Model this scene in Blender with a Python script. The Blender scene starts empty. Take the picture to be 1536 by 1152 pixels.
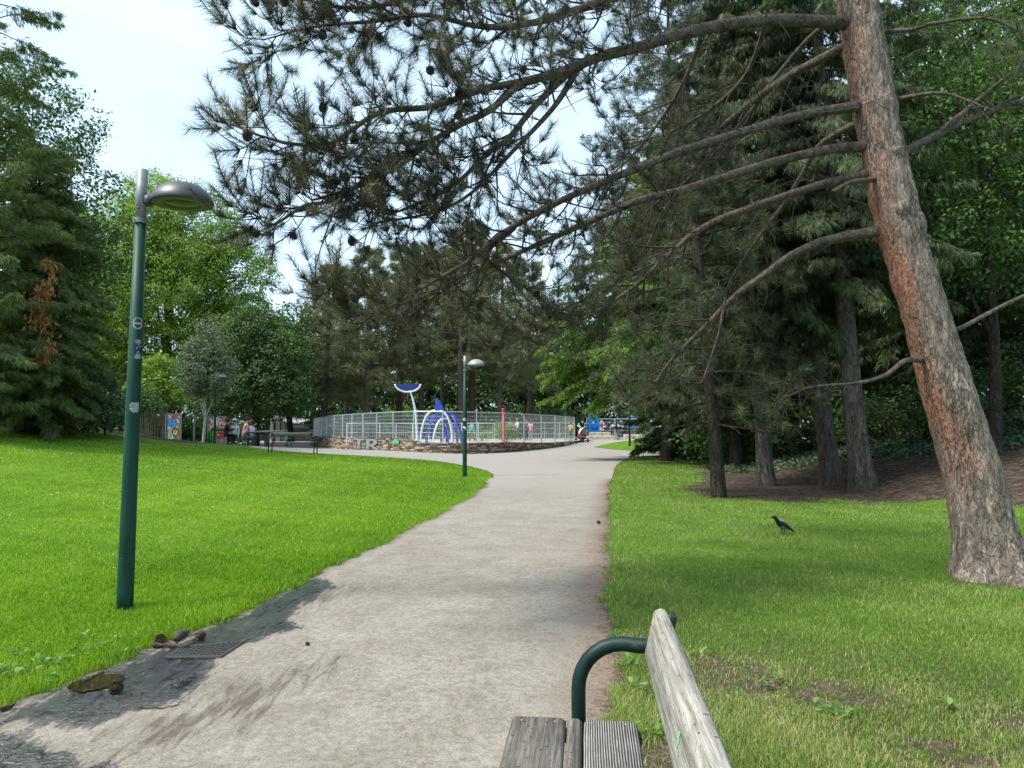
import bpy, math, random
import numpy as np
from mathutils import Vector, Matrix, noise as mnoise
from mathutils.geometry import delaunay_2d_cdt

R = math.radians
rnd = random.Random(11)
RNG = np.random.default_rng(5)
scene = bpy.context.scene
COL = scene.collection

# ------------------------------------------------------------------ camera
CAM_H, PITCH, F = 1.45, math.atan(64 / 1100.0), 1100.0
cam_data = bpy.data.cameras.new("camera")
cam_data.sensor_width = 36.0
cam_data.lens = F / 1536.0 * 36.0
cam_data.clip_start = 0.05
cam_data.clip_end = 3000
cam = bpy.data.objects.new("camera", cam_data)
cam.location = (0, 0, CAM_H)
cam.rotation_euler = (math.pi / 2 + PITCH, 0, 0)
COL.objects.link(cam)
scene.camera = cam


def ray(px, py):
    a, b = (px - 768) / F, (576 - py) / F
    return np.array([a, math.cos(PITCH) - b * math.sin(PITCH), math.sin(PITCH) + b * math.cos(PITCH)])


def P(px, py, Y):
    """World point that is seen at pixel (px, py) at forward distance Y."""
    d = ray(px, py)
    return np.array([0, 0, CAM_H]) + d * (Y / d[1])


def S(a, b, x):
    t = np.clip((np.asarray(x, float) - a) / (b - a), 0, 1)
    return t * t * (3 - 2 * t)


def terrain(x, y):
    x = np.asarray(x, float); y = np.asarray(y, float)
    t = np.clip(-x - 2, 0, 20)
    z = (0.05 * t + 0.01 * np.maximum(0, t - 10) ** 2) * S(6, 24, y) * (1 - S(33, 48, y))
    z = z + 0.45 * S(36, 56, y) * S(-6, 2, x)
    z = z + np.minimum(0.24 * np.maximum(0, x - 7.6), 1.8) * S(9, 13, y) * (1 - S(27, 33, y))
    return z


def tz(x, y):
    return float(terrain(x, y))


def G(px, py):
    """Where the ray through the pixel meets the ground."""
    d = ray(px, py)
    t, step = 1.0, 0.05
    o = np.array([0, 0, CAM_H])
    for _ in range(6000):
        p = o + d * t
        if p[2] < terrain(p[0], p[1]):
            break
        t += step * max(1, t * 0.05)
        if t > 400:
            break
    lo, hi = t - step * max(1, t * 0.06), t
    for _ in range(30):
        m = (lo + hi) / 2
        p = o + d * m
        if p[2] < terrain(p[0], p[1]): hi = m
        else: lo = m
    return o + d * hi


def GX(px, Y):
    """Ground point in the column px at forward distance Y."""
    x = (px - 768) / F * Y
    return np.array([x, Y, tz(x, Y)])


# ------------------------------------------------------------------ materials
def new_mat(name):
    m = bpy.data.materials.new(name)
    m.use_nodes = True
    nt = m.node_tree
    nt.nodes.clear()
    out = nt.nodes.new("ShaderNodeOutputMaterial")
    return m, nt, out


def N(nt, kind, **kw):
    n = nt.nodes.new("ShaderNode" + kind)
    for k, v in kw.items():
        if k.startswith("_"):
            setattr(n, k[1:], v)
        else:
            n.inputs[k.replace("__", " ")].default_value = v
    return n


def c4(c):
    return (c[0], c[1], c[2], 1.0)


def ramp(nt, stops, src):
    r = nt.nodes.new("ShaderNodeValToRGB")
    el = r.color_ramp.elements
    while len(el) < len(stops):
        el.new(0.5)
    for e, (p, c) in zip(el, stops):
        e.position = p
        e.color = c4(c) if not isinstance(c, (int, float)) else (c, c, c, 1)
    nt.links.new(src, r.inputs[0])
    return r.outputs[0]


def coords(nt, scale=(1, 1, 1), which="Object"):
    tc = nt.nodes.new("ShaderNodeTexCoord")
    mp = nt.nodes.new("ShaderNodeMapping")
    mp.inputs["Scale"].default_value = scale
    nt.links.new(tc.outputs[which], mp.inputs[0])
    return mp.outputs[0]


def noise_tex(nt, vec, scale, detail=4, rough=0.6, dist=0.0):
    n = nt.nodes.new("ShaderNodeTexNoise")
    n.inputs["Scale"].default_value = scale
    n.inputs["Detail"].default_value = detail
    n.inputs["Roughness"].default_value = rough
    n.inputs["Distortion"].default_value = dist
    nt.links.new(vec, n.inputs["Vector"])
    return n.outputs["Fac"]


def mixc(nt, fac, a, b, mode="MIX"):
    m = nt.nodes.new("ShaderNodeMix")
    m.data_type = "RGBA"
    m.blend_type = mode
    for sock, v in ((m.inputs[0], fac), (m.inputs[6], a), (m.inputs[7], b)):
        if isinstance(v, (int, float)):
            sock.default_value = v
        elif isinstance(v, (tuple, list)):
            sock.default_value = c4(v)
        else:
            nt.links.new(v, sock)
    return m.outputs[2]


def math_n(nt, op, a, b=0.0, clamp=False):
    m = nt.nodes.new("ShaderNodeMath")
    m.operation = op
    m.use_clamp = clamp
    for s, v in ((m.inputs[0], a), (m.inputs[1], b)):
        if isinstance(v, (int, float)):
            s.default_value = v
        else:
            nt.links.new(v, s)
    return m.outputs[0]


def attr(nt, name):
    a = nt.nodes.new("ShaderNodeAttribute")
    a.attribute_name = name
    return a.outputs["Fac"]


def bsdf(nt, out, col=None, rough=0.6, metal=0.0, spec=0.5, bump=None, bstr=0.3, bdist=0.01, coat=0.0):
    b = nt.nodes.new("ShaderNodeBsdfPrincipled")
    if isinstance(col, (tuple, list)):
        b.inputs["Base Color"].default_value = c4(col)
    elif col is not None:
        nt.links.new(col, b.inputs["Base Color"])
    if isinstance(rough, (int, float)):
        b.inputs["Roughness"].default_value = rough
    else:
        nt.links.new(rough, b.inputs["Roughness"])
    b.inputs["Metallic"].default_value = metal
    if isinstance(spec, (int, float)):
        b.inputs["Specular IOR Level"].default_value = spec
    else:
        nt.links.new(spec, b.inputs["Specular IOR Level"])
    b.inputs["Coat Weight"].default_value = coat
    if bump is not None:
        bp = nt.nodes.new("ShaderNodeBump")
        bp.inputs["Strength"].default_value = bstr
        bp.inputs["Distance"].default_value = bdist
        nt.links.new(bump, bp.inputs["Height"])
        nt.links.new(bp.outputs[0], b.inputs["Normal"])
    if out is not None:
        nt.links.new(b.outputs[0], out.inputs["Surface"])
    return b


_MATS = {}


def plain(name, col, rough=0.6, metal=0.0, spec=0.4, var=0.12, scale=8.0, bstr=0.1, bdist=0.004, coat=0.0):
    """A coloured material with slight procedural variation and wear."""
    if name in _MATS:
        return _MATS[name]
    m, nt, out = new_mat(name)
    v = coords(nt)
    n = noise_tex(nt, v, scale, 5, 0.65)
    lo = tuple(c * (1 - var) for c in col)
    hi = tuple(min(1, c * (1 + var)) for c in col)
    bsdf(nt, out, ramp(nt, [(0.3, lo), (0.7, hi)], n), rough, metal, spec, n, bstr, bdist, coat)
    _MATS[name] = m
    return m


def leaf_mat(name, stops, trans=0.35, rough=0.55, spec=0.3, tgain=1.3):
    """Leaves: colour from the per-leaf value v; part of the light passes through."""
    if name in _MATS:
        return _MATS[name]
    m, nt, out = new_mat(name)
    c = ramp(nt, stops, attr(nt, "v"))
    b = bsdf(nt, None, c, rough, 0.0, spec)
    t = nt.nodes.new("ShaderNodeBsdfTranslucent")
    tc = mixc(nt, 1.0, c, (tgain, tgain * 1.08, tgain * 0.6), "MULTIPLY")
    nt.links.new(tc, t.inputs[0])
    mx = nt.nodes.new("ShaderNodeMixShader")
    mx.inputs[0].default_value = trans
    nt.links.new(b.outputs[0], mx.inputs[1])
    nt.links.new(t.outputs[0], mx.inputs[2])
    nt.links.new(mx.outputs[0], out.inputs["Surface"])
    _MATS[name] = m
    return m


def bark_mat(name, dark, light, scale=6.0, stretch=0.25, red=None, bdist=0.02, bstr=0.9, crk=0.35):
    if name in _MATS:
        return _MATS[name]
    m, nt, out = new_mat(name)
    v = coords(nt, (1, 1, stretch))
    n1 = noise_tex(nt, v, scale, 6, 0.7, 0.6)
    n2 = noise_tex(nt, v, scale * 4, 4, 0.7)
    vo = nt.nodes.new("ShaderNodeTexVoronoi")
    vo.feature = "DISTANCE_TO_EDGE"
    vo.inputs["Scale"].default_value = scale * 3.2
    wv = nt.nodes.new("ShaderNodeVectorMath"); wv.operation = "ADD"
    nn = nt.nodes.new("ShaderNodeTexNoise"); nn.inputs["Scale"].default_value = scale * 1.5
    nt.links.new(v, nn.inputs["Vector"])
    sc = nt.nodes.new("ShaderNodeVectorMath"); sc.operation = "SCALE"; sc.inputs["Scale"].default_value = 0.30
    nt.links.new(nn.outputs["Color"], sc.inputs[0])
    nt.links.new(v, wv.inputs[0]); nt.links.new(sc.outputs[0], wv.inputs[1])
    nt.links.new(wv.outputs[0], vo.inputs["Vector"])
    crack = ramp(nt, [(0.0, 0.0), (0.13, 1.0)], vo.outputs["Distance"])
    h = math_n(nt, "ADD", math_n(nt, "MULTIPLY", crack, 0.6), math_n(nt, "MULTIPLY", n1, 0.8))
    h = math_n(nt, "ADD", h, math_n(nt, "MULTIPLY", n2, 0.35))
    base = ramp(nt, [(0.3, dark), (0.72, light)], n1)
    if red is not None:
        msk = ramp(nt, [(0.42, 0.0), (0.58, 1.0)], math_n(nt, "ADD", attr(nt, "red"), math_n(nt, "MULTIPLY", math_n(nt, "SUBTRACT", n1, 0.5), 0.9)))
        redc = ramp(nt, [(0.3, tuple(c * 0.55 for c in red)), (0.7, red)], n2)
        base = mixc(nt, msk, base, redc)
    speck = ramp(nt, [(0.35, 0.6), (0.62, 1.25)], n2)
    base = mixc(nt, 1.0, base, speck, "MULTIPLY")
    base = mixc(nt, math_n(nt, "MULTIPLY", math_n(nt, "SUBTRACT", 1.0, crack), crk), base, tuple(c * 0.35 for c in dark))
    bsdf(nt, out, base, 0.92, 0, 0.15, h, bstr, bdist)
    _MATS[name] = m
    return m


# ------------------------------------------------------------------ mesh helpers
def unit(a):
    a = np.asarray(a, float)
    n = np.linalg.norm(a, axis=-1, keepdims=True)
    return a / np.maximum(n, 1e-9)


def tag(o, label=None, cat=None, group=None, kind=None):
    if label: o["label"] = label
    if cat: o["category"] = cat
    if group: o["group"] = group
    if kind: o["kind"] = kind
    return o


def thing(name, label, cat, loc=(0, 0, 0), rz=0.0, group=None):
    o = bpy.data.objects.new(name, None)
    o.empty_display_size = 0.2
    COL.objects.link(o)
    o.location = [float(q) for q in loc]
    o.rotation_euler = (0, 0, rz)
    return tag(o, label, cat, group)


def raw_mesh(name, V, faces, mats, parent=None, smooth=False, v=None, fmat=None, vattrs=None, off=None):
    """faces: an (n,k) int array or a list of such arrays; one mesh object."""
    V = np.asarray(V, np.float32).reshape(-1, 3)
    if off is not None:
        V = V - np.asarray(off, np.float32)
    if isinstance(faces, np.ndarray):
        faces = [faces]
    faces = [f for f in faces if len(f)]
    me = bpy.data.meshes.new(name)
    nl = sum(f.size for f in faces); nf = sum(len(f) for f in faces)
    me.vertices.add(len(V)); me.loops.add(nl); me.polygons.add(nf)
    me.vertices.foreach_set("co", np.ascontiguousarray(V).ravel())
    idx = np.concatenate([f.ravel() for f in faces]).astype(np.int32)
    me.loops.foreach_set("vertex_index", idx)
    tot = np.concatenate([np.full(len(f), f.shape[1], np.int32) for f in faces])
    st = np.concatenate([[0], np.cumsum(tot)[:-1]]).astype(np.int32)
    me.polygons.foreach_set("loop_start", st)
    if not isinstance(mats, (list, tuple)):
        mats = [mats]
    for mm in mats:
        me.materials.append(mm)
    if fmat is not None:
        me.polygons.foreach_set("material_index", np.asarray(fmat, np.int32))
    me.polygons.foreach_set("use_smooth", np.full(nf, bool(smooth)))
    if v is not None:
        a = me.attributes.new("v", "FLOAT", "FACE")
        a.data.foreach_set("value", np.asarray(v, np.float32))
    if vattrs:
        for k, arr in vattrs.items():
            a = me.attributes.new(k, "FLOAT", "POINT")
            a.data.foreach_set("value", np.asarray(arr, np.float32))
    me.update(calc_edges=True)
    me.validate()
    o = bpy.data.objects.new(name, me)
    COL.objects.link(o)
    if parent is not None:
        o.parent = parent
    return o


def frames(pts):
    pts = np.asarray(pts, float)
    T = np.gradient(pts, axis=0) if len(pts) > 2 else np.repeat((pts[1:] - pts[:1]), 2, axis=0)
    T = unit(T)
    ref = np.array([0, 0, 1.0]) if abs(T[0][2]) < 0.9 else np.array([1.0, 0, 0])
    U = np.zeros_like(T)
    u = unit(np.cross(ref, T[0]))
    for i in range(len(T)):
        u = u - T[i] * np.dot(u, T[i])
        u = unit(u)
        U[i] = u
    return T, U, np.cross(T, U)


class MB:
    """Collects shapes; build() links them as one mesh object."""
    def __init__(self):
        self.V, self.F, self.M, self.n = [], [], [], 0

    def add(self, V, F, mi=0):
        V = np.asarray(V, float).reshape(-1, 3)
        self.V.append(V)
        for f in F:
            self.F.append([int(i) + self.n for i in f]); self.M.append(mi)
        self.n += len(V)
        return self

    def box(self, c, s, rz=0.0, bev=0.0, mi=0, mat=None):
        hx, hy, hz = s[0] / 2, s[1] / 2, s[2] / 2
        b = min(bev, hx * 0.9, hy * 0.9, hz * 0.9)
        if b <= 0:
            V = [(x, y, z) for z in (-hz, hz) for y in (-hy, hy) for x in (-hx, hx)]
            Fc = [(0, 2, 3, 1), (4, 5, 7, 6), (0, 1, 5, 4), (2, 6, 7, 3), (0, 4, 6, 2), (1, 3, 7, 5)]
        else:
            V, Fc = [], []
            rings = [(-hz, b), (-hz + b, 0), (hz - b, 0), (hz, b)]
            for z, ins in rings:
                X, Y = hx - ins, hy - ins
                k = b * 0.6 if ins == 0 else b * 0.5
                V += [(-X + k, -Y, z), (X - k, -Y, z), (X, -Y + k, z), (X, Y - k, z), (X - k, Y, z), (-X + k, Y, z), (-X, Y - k, z), (-X, -Y + k, z)]
            for r in range(3):
                for i in range(8):
                    j = (i + 1) % 8
                    Fc.append((r * 8 + i, r * 8 + j, r * 8 + 8 + j, r * 8 + 8 + i))
            Fc.append(tuple(range(7, -1, -1))); Fc.append(tuple(range(24, 32)))
        V = np.array(V)
        if mat is not None:
            V = V @ np.array(mat).T
        if rz:
            ca, sa = math.cos(rz), math.sin(rz)
            V = np.stack([V[:, 0] * ca - V[:, 1] * sa, V[:, 0] * sa + V[:, 1] * ca, V[:, 2]], 1)
        return self.add(V + np.array(c, float), Fc, mi)

    def tube(self, pts, rad, seg=10, cap=True, mi=0):
        pts = np.asarray(pts, float)
        rad = np.full(len(pts), rad, float) if np.isscalar(rad) else np.asarray(rad, float)
        T, U, W = frames(pts)
        a = np.arange(seg) * 2 * math.pi / seg
        ring = U[:, None] * np.cos(a)[None, :, None] + W[:, None] * np.sin(a)[None, :, None]
        V = (pts[:, None] + ring * rad[:, None, None]).reshape(-1, 3)
        Fc = []
        for i in range(len(pts) - 1):
            for j in range(seg):
                k = (j + 1) % seg
                Fc.append((i * seg + j, i * seg + k, (i + 1) * seg + k, (i + 1) * seg + j))
        if cap:
            Fc.append(tuple(range(seg - 1, -1, -1)))
            Fc.append(tuple((len(pts) - 1) * seg + j for j in range(seg)))
        return self.add(V, Fc, mi)

    def lathe(self, prof, c=(0, 0, 0), seg=20, sx=1.0, sy=1.0, mi=0, mat=None):
        """prof: (r, z) rows, turned round z."""
        a = np.arange(seg) * 2 * math.pi / seg
        V = np.array([(r * math.cos(t) * sx, r * math.sin(t) * sy, z) for r, z in prof for t in a])
        if mat is not None:
            V = V @ np.array(mat).T
        Fc = []
        for i in range(len(prof) - 1):
            for j in range(seg):
                k = (j + 1) % seg
                Fc.append((i * seg + j, i * seg + k, (i + 1) * seg + k, (i + 1) * seg + j))
        if prof[0][0] > 1e-6: Fc.append(tuple(range(seg - 1, -1, -1)))
        if prof[-1][0] > 1e-6: Fc.append(tuple((len(prof) - 1) * seg + j for j in range(seg)))
        return self.add(V + np.array(c, float), Fc, mi)

    def prism(self, outline, h, mat=None, c=(0, 0, 0), mi=0):
        """2D outline (x,z) given depth h along y."""
        n = len(outline)
        V = [(x, -h / 2, z) for x, z in outline] + [(x, h / 2, z) for x, z in outline]
        Fc = [tuple(range(n)), tuple(range(2 * n - 1, n - 1, -1))]
        for i in range(n):
            j = (i + 1) % n
            Fc.append((i, i + n, j + n, j))
        V = np.array(V)
        if mat is not None:
            V = V @ np.array(mat).T
        return self.add(V + np.array(c, float), Fc, mi)

    def build(self, name, mats, parent=None, smooth=False, off=None, v=None):
        V = np.concatenate(self.V)
        if off is not None:
            V = V - np.asarray(off, float)
        me = bpy.data.meshes.new(name)
        me.from_pydata(V.tolist(), [], self.F)
        if not isinstance(mats, (list, tuple)):
            mats = [mats]
        for m in mats:
            me.materials.append(m)
        me.polygons.foreach_set("material_index", np.array(self.M, np.int32))
        me.polygons.foreach_set("use_smooth", np.full(len(self.F), bool(smooth)))
        if v is not None:
            a = me.attributes.new("v", "FLOAT", "FACE")
            a.data.foreach_set("value", np.asarray(v, np.float32))
        if smooth == "auto":
            try:
                me.set_sharp_from_angle(angle=R(40))
            except Exception:
                pass
        me.update()
        o = bpy.data.objects.new(name, me)
        COL.objects.link(o)
        if parent is not None:
            o.parent = parent
        return o


def dup_tree(o, parent=None, **kw):
    c = o.copy()
    COL.objects.link(c)
    if parent is not None:
        c.parent = parent
    for ch in [q for q in KIDS.get(o.name, [])]:
        dup_tree(ch, c)
    for k, val in kw.items():
        c[k] = val
    return c


KIDS = {}


def note_kids(o):
    """Remember an object's children once, so copies made in loops are cheap."""
    KIDS[o.name] = list(o.children)
    for ch in o.children:
        note_kids(ch)
    return o


def spline(ctrl, n):
    """Catmull-Rom through the control rows, n samples by arc length."""
    c = np.asarray(ctrl, float)
    if len(c) == 2:
        t = np.linspace(0, 1, n)[:, None]
        return c[0] * (1 - t) + c[1] * t
    e = np.vstack([2 * c[0] - c[1], c, 2 * c[-1] - c[-2]])
    out = []
    for i in range(1, len(e) - 2):
        for t in np.linspace(0, 1, 14, endpoint=False):
            p0, p1, p2, p3 = e[i - 1:i + 3]
            out.append(0.5 * (2 * p1 + (p2 - p0) * t + (2 * p0 - 5 * p1 + 4 * p2 - p3) * t * t + (3 * p1 - p0 - 3 * p2 + p3) * t ** 3))
    out.append(c[-1])
    out = np.array(out)
    d = np.concatenate([[0], np.cumsum(np.linalg.norm(np.diff(out[:, :3], axis=0), axis=1))])
    s = np.linspace(0, d[-1], n)
    return np.stack([np.interp(s, d, out[:, k]) for k in range(out.shape[1])], 1)


def rand_unit(rng, n):
    return unit(rng.normal(size=(n, 3)))


def leaf_quads(C, D, Nn, L, W, bend=0.1):
    """Diamond leaves from base points C along D."""
    L = np.broadcast_to(np.asarray(L, float), (len(C),))[:, None]
    W = np.broadcast_to(np.asarray(W, float), (len(C),))[:, None]
    Sd = unit(np.cross(D, Nn))
    mid = C + D * L * 0.45 + Nn * L * bend
    V = np.stack([C, mid + Sd * W * 0.5, C + D * L, mid - Sd * W * 0.5], 1).reshape(-1, 3)
    Fq = np.arange(len(C) * 4).reshape(-1, 4)
    return V, Fq


def needle_tris(C, D, L, W, rng):
    L = np.broadcast_to(np.asarray(L, float), (len(C),))[:, None]
    W = np.broadcast_to(np.asarray(W, float), (len(C),))[:, None]
    Sd = unit(np.cross(D, rand_unit(rng, len(C))))
    V = np.stack([C + Sd * W * 0.5, C - Sd * W * 0.5, C + D * L], 1).reshape(-1, 3)
    return V, np.arange(len(C) * 3).reshape(-1, 3)


def tubes_mesh(name, paths, mat, parent, off=None, seg=5, vattrs=None):
    """Many joined branches of ONE tree part: paths = [(pts, radii)]."""
    Vs, Fs, n = [], [], 0
    for pts, rad in paths:
        pts = np.asarray(pts, float)
        T, U, W = frames(pts)
        sg = seg if np.max(rad) < 0.03 else max(seg, 9)
        a = np.arange(sg) * 2 * math.pi / sg
        ring = U[:, None] * np.cos(a)[None, :, None] + W[:, None] * np.sin(a)[None, :, None]
        V = (pts[:, None] + ring * np.asarray(rad, float)[:, None, None]).reshape(-1, 3)
        i, j = np.meshgrid(np.arange(len(pts) - 1), np.arange(sg), indexing="ij")
        k = (j + 1) % sg
        Fq = np.stack([i * sg + j, i * sg + k, (i + 1) * sg + k, (i + 1) * sg + j], -1).reshape(-1, 4) + n
        Vs.append(V); Fs.append(Fq); n += len(V)
    return raw_mesh(name, np.concatenate(Vs), np.concatenate(Fs), mat, parent, True, off=off)
# ------------------------------------------------------------------ sky and sun
SUN_EL, SUN_DIR = R(56), unit(np.array([-0.90, -0.34, 0.0]))       # horizontal direction towards the sun
world = bpy.data.worlds.new("World")
scene.world = world
world.use_nodes = True
wn = world.node_tree
wn.nodes.clear()
wo = wn.nodes.new("ShaderNodeOutputWorld")
bg = wn.nodes.new("ShaderNodeBackground")
sky = wn.nodes.new("ShaderNodeTexSky")
sky.sky_type = "NISHITA"
sky.sun_disc = False
sky.sun_elevation = SUN_EL
sky.sun_rotation = math.atan2(SUN_DIR[0], SUN_DIR[1])
sky.air_density = 1.0
sky.dust_density = 3.0
sky.ozone_density = 1.5
# thin high cloud: a pale veil with soft uneven patches
tcw = wn.nodes.new("ShaderNodeTexCoord")
mpw = wn.nodes.new("ShaderNodeMapping"); mpw.inputs["Scale"].default_value = (1, 1, 2.5)
wn.links.new(tcw.outputs["Generated"], mpw.inputs[0])
cn = noise_tex(wn, mpw.outputs[0], 1.6, 5, 0.55, 0.4)
veil = ramp(wn, [(0.3, 0.45), (0.72, 0.85)], cn)
skyc = mixc(wn, veil, sky.outputs[0], (4.9, 6.5, 7.9))
wn.links.new(skyc, bg.inputs["Color"])
bg.inputs["Strength"].default_value = 0.088
wn.links.new(bg.outputs[0], wo.inputs[0])

sl = bpy.data.lights.new("sun", "SUN")
sl.energy = 2.4
sl.angle = R(15)
sl.color = (1.0, 0.95, 0.86)
so = bpy.data.objects.new("sun", sl)
d = Vector((SUN_DIR[0] * math.cos(SUN_EL), SUN_DIR[1] * math.cos(SUN_EL), math.sin(SUN_EL)))
so.rotation_euler = d.to_track_quat("Z", "Y").to_euler()
so.location = d * 60
COL.objects.link(so)

scene.view_settings.view_transform = "Standard"
scene.view_settings.look = "None"
scene.view_settings.gamma = 1.0
scene.view_settings.exposure = 1.38
scene.cycles.max_bounces = 8
scene.cycles.diffuse_bounces = 4
scene.cycles.transmission_bounces = 6
scene.cycles.transparent_max_bounces = 8
scene.cycles.use_adaptive_sampling = True
scene.cycles.adaptive_threshold = 0.015
scene.cycles.use_denoising = True
scene.cycles.sample_clamp_indirect = 6


# ------------------------------------------------------------------ path outline in plan
def g2(*pp):
    return [tuple(G(x, y)[:2]) for x, y in pp]


left_edge = [(-2.95, -4.0), (-2.85, 1.0)] + g2((0, 1072), (60, 1045), (150, 1010), (205, 985), (270, 960), (350, 925), (400, 900), (470, 868),
                                 (540, 832), (600, 803), (660, 772), (700, 750), (725, 733))
right_edge = [(0.2, -4.0), (0.33, 1.0)] + g2((930, 1150), (928, 1040), (920, 960), (915, 880), (914, 800), (914, 745), (918, 715))
far_left = [(-0.50, 20.8), (-0.62, 22.8), (-1.1, 25.2), (-2.0, 28.0), (-3.6, 30.2), (-5.8, 30.9), (-8.3, 31.2), (-10.5, 32.0), (-12.2, 34.2), (-13.0, 37.0), (-14, 42), (-24, 50), (-34, 54), (-34, 80)]
far_right = [(2.95, 21.5), (3.55, 25.5), (4.2, 29.0), (5.0, 32.5), (5.7, 34.8), (7.0, 36.6), (12, 38.0), (24, 39.0), (45, 41), (45, 80)]


def edge_x(edge, y):
    e = np.array(sorted(edge, key=lambda q: q[1]))
    return np.interp(y, e[:, 1], e[:, 0])


def wob(y, seed, a=1.0):
    y = np.asarray(y, float)
    return a * (0.035 * np.sin(y * 2.1 + seed) + 0.022 * np.sin(y * 5.3 + seed * 2.3) + 0.014 * np.sin(y * 13.7 + seed * 1.7) + 0.008 * np.sin(y * 31 + seed))


def smooth_edge(edge):
    e = np.array(edge)
    return spline(e, 160)


LE, RE = smooth_edge(left_edge), smooth_edge(right_edge)
lx = lambda y: np.interp(y, LE[:, 1], LE[:, 0]) + wob(y, 1.3)
rx = lambda y: np.interp(y, RE[:, 1], RE[:, 0]) + wob(y, 4.1, 0.9)


def smooth_poly(pl, n):
    return [tuple(q) for q in spline(np.array(pl), n)]


FL, FR = smooth_poly(far_left, 150), smooth_poly(far_right, 120)
YJ = 20.4                                                   # the strip ends here and the open plaza begins


def seg_dist(px, py, poly):
    """Signed distance to a closed polygon, inside positive."""
    poly = np.asarray(poly, float)
    A, B = poly, np.roll(poly, -1, axis=0)
    best = np.full(px.shape, 1e9)
    ins = np.zeros(px.shape, bool)
    for (ax, ay), (bx, by) in zip(A, B):
        dx, dy = bx - ax, by - ay
        t = np.clip(((px - ax) * dx + (py - ay) * dy) / (dx * dx + dy * dy + 1e-12), 0, 1)
        best = np.minimum(best, np.hypot(px - ax - t * dx, py - ay - t * dy))
        cond = ((ay > py) != (by > py)) & (px < (bx - ax) * (py - ay) / (by - ay + 1e-12) + ax)
        ins ^= cond
    return np.where(ins, best, -best)


wet_poly = [(-3.2, 0.5)] + g2((0, 1072), (60, 1045), (150, 1010), (230, 975), (300, 945), (350, 925), (400, 900), (455, 868), (505, 872), (512, 881), (470, 905), (441, 928),
              (461, 944), (391, 963), (340, 985), (328, 994), (331, 1030), (273, 1057), (203, 1069), (150, 1090), (105, 1100), (60, 1090), (25, 1096), (60, 1112), (130, 1120), (150, 1140), (180, 1152)) + [(-1.35, 2.7), (-1.4, 0.5)]
mud_poly = g2((300, 1042), (420, 1010), (500, 985), (545, 975), (520, 1000), (470, 1035), (400, 1075), (300, 1120), (180, 1150), (120, 1160), (200, 1090), (260, 1065))
mud2_poly = g2((430, 905), (480, 880), (520, 872), (560, 868), (530, 888), (490, 915), (470, 925))
puddle_poly = g2((98, 1036), (110, 1028), (132, 1021), (160, 1016), (183, 1017), (186, 1023), (172, 1032), (150, 1038), (120, 1043))


def in_path(x, y):
    """Rough signed distance into the paved area, positive inside."""
    x = np.asarray(x, float); y = np.asarray(y, float)
    a = np.minimum(x - lx(y), rx(y) - x)
    fl, fr = np.array(FL), np.array(FR)
    poly = np.array(FL + FR[::-1])
    b = seg_dist(x, y, poly)
    return np.where(y < YJ, a, np.where(y < 21.3, np.maximum(a, b), b))


lawn2_poly = smooth_poly([(5.0, 45.0), (6.2, 42.3), (8.2, 40.6), (12, 40.3), (20, 41), (30, 43), (30, 58), (16, 58), (10, 55), (7.0, 50.0), (5.0, 45.0)], 70)[:-1]


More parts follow.
